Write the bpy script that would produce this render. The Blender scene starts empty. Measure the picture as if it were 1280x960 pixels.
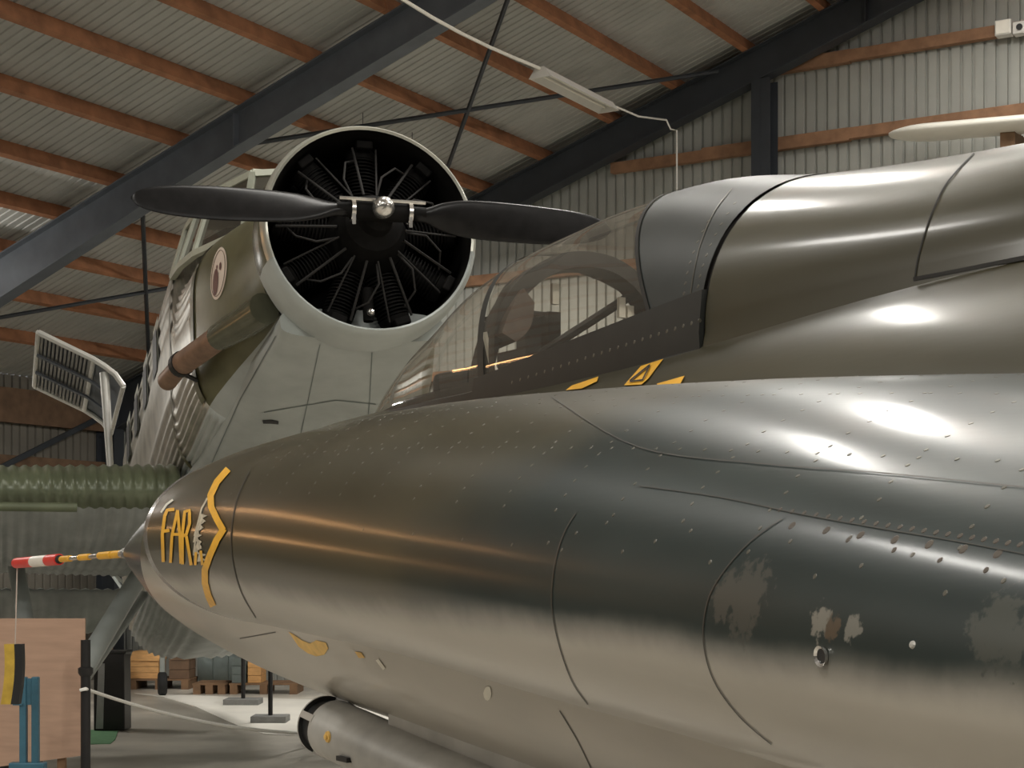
import bpy, bmesh, math, random
from mathutils import Vector, Matrix
from mathutils.bvhtree import BVHTree
random.seed(7)
SC = bpy.context.scene
COL = SC.collection
PI = math.pi
# ------------------------------------------------------------------ camera
F = 2100.0          # focal length in pixels of the 1280 x 960 frame
EYE = 1.65          # eye height
HZ = 715.0          # horizon row
cd = bpy.data.cameras.new('camera'); cam = bpy.data.objects.new('camera', cd); COL.objects.link(cam)
cam.location = (0, 0, EYE); cam.rotation_euler = (PI / 2, 0, 0)
cd.sensor_width = 36; cd.lens = 36 * F / 1280; cd.shift_y = (HZ - 480) / 1280; cd.clip_start = .05; cd.clip_end = 200
SC.camera = cam
# ------------------------------------------------------------------ world, exposure
wd = bpy.data.worlds.new('world'); SC.world = wd; wd.use_nodes = True
wd.node_tree.nodes['Background'].inputs[0].default_value = (.80, .82, .85, 1)
wd.node_tree.nodes['Background'].inputs[1].default_value = .3
SC.view_settings.view_transform = 'Standard'
SC.view_settings.look = 'None'
SC.view_settings.gamma = 1
SC.view_settings.use_curve_mapping = False
SC.view_settings.exposure = -0.06

# hangar coordinates: w across (from the far side wall), u along (gable wall at U_GABLE, going negative towards the viewer)
C0 = Vector((-5.6, 27.0)); EW = Vector((.857, -.515)); EU = Vector((.515, .857))
U_GABLE = -1.12; U_BACK = -36.0; RIDGE = 17.0; WIDE = 34.0; EAVE = 4.5; TAN = .335
YAW = math.atan2(EW.y, EW.x)
def hp(w, u, z): p = C0 + EW * w + EU * u; return Vector((p.x, p.y, z))
def roofz(w): return EAVE + TAN * (w if w <= RIDGE else WIDE - w)

def area(name, loc, rot, sx, sy, power, color):
    l = bpy.data.lights.new(name, 'AREA'); l.shape = 'RECTANGLE'; l.size = sx; l.size_y = sy; l.energy = power; l.color = color
    o = bpy.data.objects.new(name, l); COL.objects.link(o); o.location = loc; o.rotation_euler = rot
    return o
COOL = (1.0, .97, .91)
# (w, u, watts down, watts up) for each unseen lamp added under the roof for its light
ADDED_LAMPS = [(14.5, -4.0, 120, 90), (19.5, -5.0, 130, 80), (7.3, -4.1, 230, 0), (13.6, -9.3, 120, 90), (13.0, -12.3, 65, 40), (15.3, -10.9, 75, 40), (19, -10, 240, 100), (2.4, -8.2, 170, 60),  # the one behind the trimotor's cowling is added to brighten the floor mat
             (11.3, -16.8, 75, 30), (21, -16.5, 320, 40), (16.5, -22.5, 340, 30), (23, -22, 380, 30), (12.5, -27, 330, 30), (27, -13, 300, 40), (7.5, -21.5, 340, 30)]  # those behind the camera are added to brighten the jet, transport and floor
for w, u, pd, pu in ADDED_LAMPS:
    z = roofz(w) - 1.02
    area('added_tube_light', hp(w, u, z - .06), (0, 0, YAW), .22, 1.5, pd, COOL)
    if pu: area('added_tube_uplight', hp(w, u, z + .12), (PI, 0, YAW), .22, 1.5, pu, COOL)
# two warm halogen battens hung near the far side wall, left of the view
WARM = [((-8.7, 12.1, 4.55), 2.6, 26), ((-9.0, 12.4, 2.75), 2.6, 22)]
for (p, ln, pw) in WARM:
    d = Vector((-.6, 4.2, 1.9)) - Vector(p); d.normalize()
    sx = Vector((.69, .72, 0)); sx = (sx - d * sx.dot(d)).normalized(); zz = -d; yy = zz.cross(sx)
    o = area('halogen_light', p, Matrix((sx, yy, zz)).transposed().to_euler(), ln, .10, pw, (1.0, .50, .19))

# ------------------------------------------------------------------ helpers
def ray(px, py): return Vector(((px - 640) / F, 1, (HZ - py) / F))
def at(px, py, Y): return Vector((0, 0, EYE)) + ray(px, py) * Y
def ground(px, py, z=0.0):
    d = ray(px, py); k = (z - EYE) / d.z; return Vector((0, 0, EYE)) + d * k
def zat0(py, Y): return EYE + (HZ - py) / F * Y
def tag(o, label=None, cat=None, group=None, kind=None):
    if label: o['label'] = label
    if cat: o['category'] = cat
    if group: o['group'] = group
    if kind: o['kind'] = kind
    return o
def empty(name, loc=(0, 0, 0), rz=0, parent=None):
    o = bpy.data.objects.new(name, None); COL.objects.link(o); o.location = loc; o.rotation_euler = (0, 0, rz); o.empty_display_size = .1
    if parent: o.parent = parent
    return o
def interp(tab, x):
    if x <= tab[0][0]: return tab[0][1:]
    for i in range(len(tab) - 1):
        a, b = tab[i], tab[i + 1]
        if x <= b[0]:
            k = (x - a[0]) / (b[0] - a[0])
            p = tab[i - 1] if i > 0 else a; n = tab[i + 2] if i + 2 < len(tab) else b
            out = []
            for j in range(1, len(a)):
                h = b[0] - a[0]
                d1 = (b[j] - p[j]) / max(b[0] - p[0], 1e-6) * h; d2 = (n[j] - a[j]) / max(n[0] - a[0], 1e-6) * h
                sec = b[j] - a[j]
                if sec == 0: d1 = d2 = 0
                else:
                    d1 = max(min(d1 / sec, 3), 0) * sec; d2 = max(min(d2 / sec, 3), 0) * sec
                k2, k3 = k * k, k * k * k
                out.append((2*k3-3*k2+1)*a[j] + (k3-2*k2+k)*d1 + (-2*k3+3*k2)*b[j] + (k3-k2)*d2)
            return tuple(out)
    return tab[-1][1:]

class MB:
    def __init__(s): s.v = []; s.f = []; s.m = []
    def add(s, vs, fs, mi=0):
        n = len(s.v); s.v += [Vector(v) for v in vs]; s.f += [tuple(i + n for i in f) for f in fs]; s.m += [mi] * len(fs); return s
    def box(s, c, d, rz=0, mi=0, M=None):
        x, y, z = d[0] / 2, d[1] / 2, d[2] / 2
        R = M if M else Matrix.Rotation(rz, 3, 'Z')
        vs = [Vector(c) + R @ Vector((a * x, b * y, e * z)) for e in (-1, 1) for b in (-1, 1) for a in (-1, 1)]
        return s.add(vs, [(0, 2, 3, 1), (4, 5, 7, 6), (0, 1, 5, 4), (2, 6, 7, 3), (0, 4, 6, 2), (1, 3, 7, 5)], mi)
    def hexa(s, b, t, mi=0):
        return s.add(list(b) + list(t), [(3, 2, 1, 0), (4, 5, 6, 7), (0, 1, 5, 4), (1, 2, 6, 5), (2, 3, 7, 6), (3, 0, 4, 7)], mi)
    def beam(s, p, q, wd, ht, up=(0, 0, 1), mi=0):
        p, q = Vector(p), Vector(q); d = (q - p).normalized(); sd = d.cross(Vector(up)).normalized(); u = sd.cross(d)
        r = lambda o: [o - sd * wd / 2 - u * ht / 2, o + sd * wd / 2 - u * ht / 2, o + sd * wd / 2 + u * ht / 2, o - sd * wd / 2 + u * ht / 2]
        return s.hexa(r(p), r(q), mi)
    def tube(s, pts, r, n=8, cap=True, mi=0):
        pts = [Vector(p) for p in pts]; rs = r if isinstance(r, (list, tuple)) else [r] * len(pts)
        base = len(s.v); prev = None
        for i, p in enumerate(pts):
            d = (pts[min(i + 1, len(pts) - 1)] - pts[max(i - 1, 0)]).normalized()
            if prev is None:
                a = Vector((0, 0, 1)) if abs(d.z) < .9 else Vector((1, 0, 0)); x = d.cross(a).normalized()
            else: x = (prev - d * prev.dot(d)).normalized()
            prev = x; y = d.cross(x)
            s.v += [p + (x * math.cos(2 * PI * k / n) + y * math.sin(2 * PI * k / n)) * rs[i] for k in range(n)]
        for i in range(len(pts) - 1):
            for k in range(n):
                a = base + i * n + k; b = base + i * n + (k + 1) % n
                s.f.append((a, b, b + n, a + n)); s.m.append(mi)
        if cap:
            s.f.append(tuple(base + k for k in reversed(range(n)))); s.m.append(mi)
            e = base + (len(pts) - 1) * n; s.f.append(tuple(e + k for k in range(n))); s.m.append(mi)
        return s
    def lathe(s, prof, o, ax, n=24, mi=0, mfun=None, caps=False):
        ax = Vector(ax).normalized(); o = Vector(o)
        a = Vector((0, 0, 1)) if abs(ax.z) < .9 else Vector((1, 0, 0)); x = ax.cross(a).normalized(); y = ax.cross(x)
        rings = [[o + ax * h + (x * math.cos(2 * PI * k / n) + y * math.sin(2 * PI * k / n)) * r for k in range(n)] for h, r in prof]
        return s.loft(rings, mi, mfun, caps=caps)
    def loft(s, rings, mi=0, mfun=None, closed=True, caps=False, skip=None):
        base = len(s.v); n = len(rings[0])
        for r in rings: s.v += [Vector(p) for p in r]
        for i in range(len(rings) - 1):
            for k in range(n if closed else n - 1):
                if skip and skip(i, k): continue
                a = base + i * n + k; b = base + i * n + (k + 1) % n
                s.f.append((a, b, b + n, a + n)); s.m.append(mfun(i, k) if mfun else mi)
        if caps:
            s.f.append(tuple(base + k for k in reversed(range(n)))); s.m.append(mi)
            e = base + (len(rings) - 1) * n; s.f.append(tuple(e + k for k in range(n))); s.m.append(mi)
        return s
    def bvh(s, M=None):
        vs = [M @ v for v in s.v] if M else s.v
        return BVHTree.FromPolygons(vs, s.f)
    def build(s, name, mats, parent=None, smooth=False, bevel=0, inv=None):
        me = bpy.data.meshes.new(name)
        vs = [inv @ v for v in s.v] if inv else s.v
        me.from_pydata([tuple(v) for v in vs], [], s.f)
        for m in (mats if isinstance(mats, (list, tuple)) else [mats]): me.materials.append(m)
        me.polygons.foreach_set('material_index', s.m)
        bm = bmesh.new(); bm.from_mesh(me); bmesh.ops.recalc_face_normals(bm, faces=bm.faces)
        if bevel:
            es = [e for e in bm.edges if len(e.link_faces) == 2 and e.calc_face_angle(0) > .7]
            bmesh.ops.bevel(bm, geom=es, offset=bevel, segments=2, affect='EDGES', profile=.5)
        bm.to_mesh(me); bm.free()
        if smooth:
            me.polygons.foreach_set('use_smooth', [True] * len(me.polygons))
            if smooth != 'all': me.set_sharp_from_angle(angle=.7)
        me.update()
        o = bpy.data.objects.new(name, me); COL.objects.link(o)
        if parent: o.parent = parent
        return o

# ------------------------------------------------------------------ materials
def nodes(name):
    m = bpy.data.materials.new(name); m.use_nodes = True; nt = m.node_tree
    return m, nt, nt.nodes['Principled BSDF']
def noise(nt, scale, detail=4, stretch=None, coord='Object', rough=.55):
    tc = nt.nodes.new('ShaderNodeTexCoord'); n = nt.nodes.new('ShaderNodeTexNoise'); n.inputs['Scale'].default_value = scale; n.inputs['Detail'].default_value = detail; n.inputs['Roughness'].default_value = rough
    if stretch:
        mp = nt.nodes.new('ShaderNodeMapping'); mp.inputs['Scale'].default_value = stretch
        nt.links.new(tc.outputs[coord], mp.inputs[0]); nt.links.new(mp.outputs[0], n.inputs['Vector'])
    else: nt.links.new(tc.outputs[coord], n.inputs['Vector'])
    return n
def ramp(nt, src, stops):
    r = nt.nodes.new('ShaderNodeValToRGB'); e = r.color_ramp.elements
    while len(e) < len(stops): e.new(.5)
    for i, (p, c) in enumerate(stops):
        e[i].position = p; e[i].color = (c[0], c[1], c[2], 1) if hasattr(c, '__len__') else (c, c, c, 1)
    nt.links.new(src, r.inputs[0]); return r
def mul(c, k): return tuple(min(1, x * k) for x in c)
def mat(name, c, rough=.6, metal=0, var=.18, scale=6, stretch=None, bump=0, bscale=40, coat=0, rvar=0, dirt=None):
    m, nt, p = nodes(name)
    n = noise(nt, scale, 5, stretch)
    st = [(.3, mul(c, 1 - var)), (.7, mul(c, 1 + var))]
    if dirt: st = [(.25, dirt)] + [(.45, mul(c, 1 - var)), (.75, mul(c, 1 + var))]
    r = ramp(nt, n.outputs['Fac'], st); nt.links.new(r.outputs[0], p.inputs['Base Color'])
    p.inputs['Roughness'].default_value = rough; p.inputs['Metallic'].default_value = metal
    if coat: p.inputs['Coat Weight'].default_value = coat; p.inputs['Coat Roughness'].default_value = .12
    if rvar:
        r2 = ramp(nt, n.outputs['Fac'], [(.3, max(0, rough - rvar)), (.7, rough + rvar)]); nt.links.new(r2.outputs[0], p.inputs['Roughness'])
    if bump:
        b = nt.nodes.new('ShaderNodeBump'); b.inputs['Strength'].default_value = bump; b.inputs['Distance'].default_value = .01
        n2 = noise(nt, bscale, 3, stretch); nt.links.new(n2.outputs['Fac'], b.inputs['Height']); nt.links.new(b.outputs[0], p.inputs['Normal'])
    return m
def glass(name, tint, gloss=.08):
    m, nt, p = nodes(name); nt.nodes.remove(p); out = nt.nodes['Material Output']
    t = nt.nodes.new('ShaderNodeBsdfTransparent'); t.inputs[0].default_value = (*tint, 1)
    g = nt.nodes.new('ShaderNodeBsdfGlossy'); g.inputs['Roughness'].default_value = .03
    lw = nt.nodes.new('ShaderNodeLayerWeight'); lw.inputs['Blend'].default_value = .5
    pw = nt.nodes.new('ShaderNodeMath'); pw.operation = 'POWER'; pw.inputs[1].default_value = 5; nt.links.new(lw.outputs['Facing'], pw.inputs[0])
    fr = nt.nodes.new('ShaderNodeMath'); fr.operation = 'MULTIPLY_ADD'; fr.inputs[1].default_value = .8; fr.inputs[2].default_value = .04; nt.links.new(pw.outputs[0], fr.inputs[0])
    mx = nt.nodes.new('ShaderNodeMixShader'); nt.links.new(fr.outputs[0], mx.inputs[0]); nt.links.new(t.outputs[0], mx.inputs[1]); nt.links.new(g.outputs[0], mx.inputs[2])
    # faint dust film
    d = nt.nodes.new('ShaderNodeBsdfDiffuse'); d.inputs[0].default_value = (.55, .5, .42, 1)
    mx2 = nt.nodes.new('ShaderNodeMixShader'); mx2.inputs[0].default_value = gloss
    nt.links.new(mx.outputs[0], mx2.inputs[1]); nt.links.new(d.outputs[0], mx2.inputs[2]); nt.links.new(mx2.outputs[0], out.inputs[0])
    return m
def camo():
    m, nt, p = nodes('camouflage_paint')
    tc = nt.nodes.new('ShaderNodeTexCoord'); sep = nt.nodes.new('ShaderNodeSeparateXYZ'); nt.links.new(tc.outputs['Object'], sep.inputs[0])
    def math_(op, a, b):
        n = nt.nodes.new('ShaderNodeMath'); n.operation = op
        for i, x in enumerate((a, b)):
            if isinstance(x, (int, float)): n.inputs[i].default_value = x
            else: nt.links.new(x, n.inputs[i])
        return n.outputs[0]
    def mr(src, a, b):
        n = nt.nodes.new('ShaderNodeMapRange'); n.interpolation_type = 'SMOOTHSTEP'
        n.inputs[1].default_value = a; n.inputs[2].default_value = b; nt.links.new(src, n.inputs[0]); return n.outputs[0]
    def mixc(f, a, b):
        n = nt.nodes.new('ShaderNodeMix'); n.data_type = 'RGBA'
        nt.links.new(f, n.inputs['Factor'])
        for nm, x in (('A', a), ('B', b)):
            s = [i for i in n.inputs if i.name == nm and i.type == 'RGBA'][0]
            if isinstance(x, tuple): s.default_value = (*x, 1)
            else: nt.links.new(x, s)
        return [o for o in n.outputs if o.type == 'RGBA'][0]
    big = noise(nt, 1.3, 3).outputs['Fac']; streak = noise(nt, 2.2, 2, (1.0, 3, 3)).outputs['Fac']; fine = noise(nt, 30, 4).outputs['Fac']
    olive = mixc(mr(streak, .3, .7), (.040, .035, .017), (.052, .045, .023))
    blue = mixc(mr(streak, .3, .7), (.010, .019, .018), (.016, .027, .025))
    sblue = math_('ADD', sep.outputs[0], math_('MULTIPLY', big, 1.4))
    sblue = math_('ADD', sblue, math_('MULTIPLY', sep.outputs[1], -1.5))   # more blue outboard
    up = mixc(mr(sblue, 7.75, 8.15), olive, blue)
    grey = mixc(mr(streak, .25, .75), (.37, .34, .285), (.43, .395, .335))
    zz = math_('ADD', sep.outputs[2], math_('MULTIPLY', math_('SUBTRACT', big, .5), .10))
    zz = math_('ADD', zz, math_('MULTIPLY', math_('SUBTRACT', fine, .5), .01))
    zz = math_('ADD', zz, math_('MULTIPLY', math_('SUBTRACT', sep.outputs[0], 4.2), .028))
    col = mixc(mr(zz, 1.585, 1.645), grey, up)
    global CAMO_HOOK
    CAMO_HOOK = (nt, tc, mixc, mr, math_, p, col)
    nt.links.new(col, p.inputs['Base Color'])
    r = nt.nodes.new('ShaderNodeMapRange'); r.inputs[1].default_value = .3; r.inputs[2].default_value = .7; r.inputs[3].default_value = .34; r.inputs[4].default_value = .40
    nt.links.new(streak, r.inputs[0]); nt.links.new(r.outputs[0], p.inputs['Roughness'])
    p.inputs['Specular IOR Level'].default_value = .36
    p.inputs['Coat Weight'].default_value = .42; p.inputs['Coat Roughness'].default_value = .15
    b = nt.nodes.new('ShaderNodeBump'); b.inputs['Strength'].default_value = .05; b.inputs['Distance'].default_value = .02
    n2 = noise(nt, 2.2, 1); nt.links.new(n2.outputs['Fac'], b.inputs['Height'])
    b2 = nt.nodes.new('ShaderNodeBump'); b2.inputs['Strength'].default_value = .07; b2.inputs['Distance'].default_value = .002
    n3 = noise(nt, 45, 4, (.25, 1.6, 1.6)); nt.links.new(n3.outputs['Fac'], b2.inputs['Height']); nt.links.new(b.outputs[0], b2.inputs['Normal'])
    nt.links.new(b2.outputs[0], p.inputs['Normal'])
    return m
M = dict(
    chromelip=mat('bare_metal_lip', (.42, .41, .39), .25, .8, .15, 8),
    slate=mat('canopy_shell_slate', (.026, .029, .026), .45, 0, .15, 8),
    camo=camo(),
    nosemetal=mat('dark_bare_metal', (.15, .145, .145), .24, .8, .2, 5),
    yellow=mat('yellow_marking_paint', (.80, .42, .03), .45, 0, .12, 25),
    yellowpale=mat('worn_yellow_paint', (.72, .45, .12), .5, 0, .15, 25),
    offwhite=mat('white_marking_paint', (.75, .72, .62), .55, 0, .08, 20),
    worn=mat('worn_patch_paint', (.50, .44, .33), .6, 0, .35, 60),
    patch=mat('filler_patch', (.24, .235, .20), .6, 0, .18, 30),
    rust=mat('rust_stain', (.17, .115, .07), .75, 0, .4, 60),
    seamsoft=mat('paint_seam', (.040, .036, .028), .5),
    seam=mat('dark_seam', (.018, .016, .013), .7),
    frame=mat('canopy_frame_paint', (.018, .019, .016), .5, 0, .15, 12),
    rivet=mat('rivet_heads', (.085, .077, .056), .4, .0),
    rivetdark=mat('worn_rivet_heads', (.07, .055, .04), .5),
    glass=glass('canopy_glass', (.93, .905, .86), .09),
    black=mat('black_paint', (.012, .012, .012), .45, 0, .3),
    pitblack=mat('cockpit_black', (.02, .019, .017), .6, 0, .3),
    leather=mat('brown_leather', (.10, .075, .06), .55, 0, .25, 20),
    red=mat('red_plastic', (.75, .05, .04), .4, 0, .05),
    white=mat('white_plastic', (.85, .82, .74), .4, 0, .05),
    podgrey=mat('pod_grey_paint', (.40, .385, .35), .45, .1, .15, 7),
    steel=mat('dark_grey_steel', (.12, .135, .155), .5, .2, .15, 3),
    steeldk=mat('gable_steel', (.045, .051, .06), .5, .2, .15, 3),
    wood=mat('purlin_timber', (.33, .145, .07), .75, 0, .28, 5, (1, 1, 1), .2, 60),
    woodpale=mat('girt_timber', (.27, .145, .08), .75, 0, .25, 6, None, .2, 60),
    roof=mat('roof_sheet', (.46, .46, .435), .6, .1, .08, 2),
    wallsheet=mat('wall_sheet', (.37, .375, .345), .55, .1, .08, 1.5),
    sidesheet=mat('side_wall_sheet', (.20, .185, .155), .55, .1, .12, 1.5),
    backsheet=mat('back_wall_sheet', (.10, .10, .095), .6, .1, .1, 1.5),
    floor=mat('concrete_floor', (.58, .54, .47), .38, 0, .28, .7, (1, 1, 1), .06, 8, dirt=(.36, .325, .275)),
    mat_white=mat('white_floor_paint', (.80, .77, .70), .5, 0, .07, 2),
    jgreen=mat('trimotor_green', (.135, .13, .07), .30, .15, .2, 4, None, .08, 6),
    jwing=mat('trimotor_wing_green', (.135, .155, .095), .32, .1, .25, 3),
    jgrey=mat('trimotor_pale_grey', (.40, .43, .41), .5, .05, .12, 3, None, .05, 5),
    junder=mat('trimotor_underside', (.36, .385, .37), .5, .05, .2, 3),
    jalu=mat('weathered_aluminium', (.46, .44, .38), .34, .6, .25, 5),
    cowlgreen=mat('cowl_green', (.12, .12, .08), .25, .2, .2, 4),
    cowlrim=mat('cowl_rim', (.55, .55, .48), .3, .5, .1, 6),
    engine=mat('engine_black', (.006, .0055, .005), .55, 0, .4, 12),
    pushrod=mat('pushrod_steel', (.035, .033, .031), .5, .3, .2),
    chrome=mat('polished_metal', (.72, .70, .66), .22, .9, .25, 9),
    prop=mat('propeller_black', (.011, .0105, .0105), .33, .1, .35, 14),
    proptip=mat('propeller_root_alu', (.62, .61, .6), .3, .8, .15),
    exhaust=mat('rusty_exhaust', (.27, .17, .115), .5, .45, .28, 10),
    jframe=mat('cockpit_frame_pale', (.52, .54, .45), .45, .05, .1),
    jglass=glass('cockpit_glass', (.42, .42, .40), .10),
    emblem=mat('emblem_cream', (.80, .68, .58), .5, 0, .04),
    emblemfig=mat('emblem_maroon', (.17, .085, .075), .5, 0, .1),
    hatchwhite=mat('hatch_white_metal', (.72, .71, .66), .4, .2, .08),
    hatchgrey=mat('hatch_rib_grey', (.34, .335, .32), .4, .4, .1),
    rubber=mat('tyre_rubber', (.015, .015, .015), .7),
    ply=mat('plywood_board', (.46, .295, .205), .65, 0, .10, 3, (1, 1, 8)),
    postblack=mat('post_black', (.012, .011, .011), .45),
    rope=mat('white_rope', (.82, .80, .74), .6, 0, .08, 60),
    string=mat('thin_string', (.50, .42, .36), .7),
    bluesteel=mat('blue_steel', (.045, .135, .19), .4, .1, .2, 8),
    flagy=mat('flag_yellow', (.50, .33, .04), .55, 0, .2, 14),
    boxwood=mat('crate_pine', (.62, .34, .13), .65, 0, .18, 7, (1, 1, 6)),
    boxdark=mat('crate_dark', (.16, .095, .055), .7, 0, .25, 6),
    pallet=mat('pallet_wood', (.20, .115, .06), .75, 0, .25, 6),
    bin=mat('bin_black', (.014, .012, .011), .4),
    binhighlight=mat('bin_highlight_stripe', (.42, .42, .42), .4),
    green=mat('green_felt', (.11, .25, .12), .9, 0, .12, 12),
    slab=mat('post_base_concrete', (.21, .21, .20), .8, 0, .12, 20),
    lampwhite=mat('lamp_enamel', (.72, .70, .66), .35, 0, .05),
    wingwhite=mat('white_gelcoat', (.88, .86, .78), .3, 0, .03),
    drum=mat('drum_grey_green', (.16, .19, .18), .45, .2, .15),
)

for nm in ('engine', 'pushrod'):
    pb = M[nm].node_tree.nodes['Principled BSDF']; pb.inputs['Specular IOR Level'].default_value = .12 if nm == 'engine' else .3
    pb.inputs['Roughness'].default_value = .7
M['prop'].node_tree.nodes['Principled BSDF'].inputs['Specular IOR Level'].default_value = .25
# ------------------------------------------------------------------ hangar shell
def struct(o): o['kind'] = 'structure'; return o
fl = MB(); q = [hp(0, U_GABLE, 0), hp(WIDE, U_GABLE, 0), hp(WIDE, U_BACK, 0), hp(0, U_BACK, 0)]
fl.hexa([p - Vector((0, 0, .15)) for p in q], q); floor = struct(fl.build('floor', M['floor']))
def ribs(L, pitch, depth):    # trapezoid sheet profile: (distance, offset) pairs
    out = []; x = 0
    while x < L:
        for k, d in ((0, 0), (.70, 0), (.76, depth), (.94, depth)): out.append((min(L, x + k * pitch), d))
        x += pitch
    out.append((L, 0)); return out
def corr_wall(name, m, p0, p1, ztop, depth_dir, pitch=.135, depth=.03, zbase=0.0):
    mb = MB(); d = p1 - p0; L = d.length; d.normalize()
    pr = ribs(L, pitch, depth)
    lo = [p0 + d * x + depth_dir * o + Vector((0, 0, zbase)) for x, o in pr]
    hi = [p0 + d * x + depth_dir * o + Vector((0, 0, ztop(x))) for x, o in pr]
    mb.loft([lo, hi], closed=False)
    return struct(mb.build(name, m))
eu3 = Vector((EU.x, EU.y, 0)); ew3 = Vector((EW.x, EW.y, 0))
wall_g = corr_wall('wall_gable', M['wallsheet'], hp(0, U_GABLE, 0), hp(WIDE, U_GABLE, 0), lambda x: roofz(x), eu3)
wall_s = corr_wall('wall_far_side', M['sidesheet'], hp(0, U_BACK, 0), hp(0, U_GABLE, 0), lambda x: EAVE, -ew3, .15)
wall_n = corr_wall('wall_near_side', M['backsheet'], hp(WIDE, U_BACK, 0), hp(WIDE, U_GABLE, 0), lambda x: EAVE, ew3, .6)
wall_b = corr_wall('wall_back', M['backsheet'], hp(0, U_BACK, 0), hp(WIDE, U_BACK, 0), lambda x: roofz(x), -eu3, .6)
# roof sheets: ribs run down the slope
rf = MB(); pr = ribs(U_GABLE - U_BACK, .12, .014)
for w0, w1 in ((0, RIDGE), (RIDGE, WIDE)):
    a = [hp(w0, U_BACK + x, roofz(w0) + o) for x, o in pr]; b = [hp(w1, U_BACK + x, roofz(w1) + o) for x, o in pr]
    rf.loft([a, b], closed=False)
ceiling = struct(rf.build('ceiling', M['roof']))
FRAMES = [-1.40, -6.25, -11.1, -15.95, -20.8, -25.65, -30.5]
PURL = [.30 + .935 * i for i in range(18)]
PURL = [1.27, 2.30, 3.27, 4.17, 5.03, 5.99, 6.94, 7.86, 8.86, 9.75, 10.69, 11.66, 12.6, 13.55, 14.5, 15.4, 16.3]
for w in PURL + [WIDE - w for w in PURL]:
    us = FRAMES + [-35.9]
    sl = TAN if w < RIDGE else -TAN
    for i in range(len(us) - 1):
        a, b = us[i] + .16 + random.uniform(-.02, .02), us[i + 1] - .16
        jig = random.uniform(-.012, .012)
        mb = MB(); z = roofz(w) - .085
        mb.beam(hp(w + jig, a if i else -1.13, z), hp(w + jig, b, z), .075, .165, up=Vector((-EW.x * sl, -EW.y * sl, 1)))
        mb.build('purlin', M['wood'], ceiling)
def rafter(u, m, parent):
    mb = MB()
    for side in (0, 1):
        n = 9; prev = None
        for i in range(n + 1):
            k = i / n; w = .15 + (RIDGE - .15) * k
            dep = .40 + .22 * max(0, 1 - k * 2.6)
            top = roofz(w) - .17; ww = w if side == 0 else WIDE - w
            cur = (ww, top, dep)
            if prev:
                (w0, t0, d0), (w1, t1, d1) = prev, cur
                for (du, zt0, zb0, zt1, zb1) in ((.10, t0, t0 - .018, t1, t1 - .018), (.006, t0 - .018, t0 - d0, t1 - .018, t1 - d1), (.10, t0 - d0, t0 - d0 - .02, t1 - d1, t1 - d1 - .02)):
                    mb.hexa([hp(w0, u - du, zb0), hp(w0, u + du, zb0), hp(w0, u + du, zt0), hp(w0, u - du, zt0)], [hp(w1, u - du, zb1), hp(w1, u + du, zb1), hp(w1, u + du, zt1), hp(w1, u - du, zt1)])
            prev = cur
        # column
        ww = .2 if side == 0 else WIDE - .2
        mb.box(hp(ww, u, 2.1), (.36, .012, 4.2), YAW)
        for s in (-.18, .18): mb.box(hp(ww, u, 2.1) + ew3 * s, (.02, .2, 4.2), YAW)
    r = mb.build('rafter', m, parent)
    for ww in (6.86, 12.2):
        st = MB(); st.box(hp(ww, u - .055, roofz(ww) - .40), (.012, .09, .36), YAW); st.build('web_stiffener', m, r)
for i, u in enumerate(FRAMES): rafter(u, M['steeldk' if i == 0 else 'steel'], ceiling)
for (w0, u0, w1, u1) in ((6.1, -6.1, 10.35, -1.5), (10.35, -6.1, 6.1, -1.5), (1.1, -6.1, 5.3, -1.5), (5.3, -6.1, 1.1, -1.5)):
    mb = MB(); mb.tube([hp(w0, u0, roofz(w0) - .24), hp(w1, u1, roofz(w1) - .24)], .028, 6); mb.build('roof_brace', M['steeldk'], ceiling)
# translucent strip at the far eave and eave beam
mb = MB(); mb.beam(hp(.06, U_BACK + .1, 4.05), hp(.06, U_GABLE - .1, 4.05), .10, .5); mb.build('eave_beam', M['boxdark'], wall_s)
for z in (1.1, 2.2, 3.25):
    mb = MB(); mb.beam(hp(.07, U_BACK + .2, z), hp(.07, U_GABLE - .3, z), .1, .16); mb.build('girt', M['boxdark'], wall_s)
mb = MB(); mb.beam(hp(.2, -6.1, 2.0), hp(.2, -1.6, 4.0), .03, .08); mb.build('wall_brace', M['steeldk'], wall_s)
# gable girts (pixel rows -> heights on the wall plane)
def gable_hit(px, py):
    d = ray(px, py); P0 = hp(0, U_GABLE - .06, 0); k = eu3.dot(P0 - Vector((0, 0, EYE))) / eu3.dot(d)
    P = Vector((0, 0, EYE)) + d * k; w = (Vector((P.x, P.y)) - C0).dot(EW); return w, P.z, P
COLW = gable_hit(964, 150)[0]
z1 = gable_hit(880, 195)[1]; z2 = gable_hit(1100, 66)[1]
for z in (z1 - 5.1, z1 - 3.8, z1 - 2.5, z1 - 1.25, z1, z2, z2 + 1.0):
    if z > 9.6: continue
    w0 = max(.2, (z + .62 - EAVE) / TAN) if z > EAVE - .5 else .2
    for (a, b, dz, th) in ((w0, COLW - .9, 0, .13), (COLW - .9, COLW + 1.0, .015, .15), (COLW + 1.0, 17, .02, .13), (17, WIDE - w0, .02, .13)):
        if b - a < .3: continue
        mb = MB(); mb.beam(hp(a, U_GABLE - .06, z + dz), hp(b, U_GABLE - .06, z + dz), .1, th); mb.build('girt', M['woodpale'], wall_g)
for ww in (COLW, COLW + 6.0, COLW + 12.0):
    mb = MB(); h = roofz(ww) - .6
    mb.box(hp(ww, U_GABLE - .26, h / 2), (.008, .26, h), YAW)
    for s in (-.12, .12): mb.box(hp(ww, U_GABLE - .26 + s, h / 2), (.24, .016, h), YAW)
    mb.build('column', M['steeldk'], wall_g)

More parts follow.
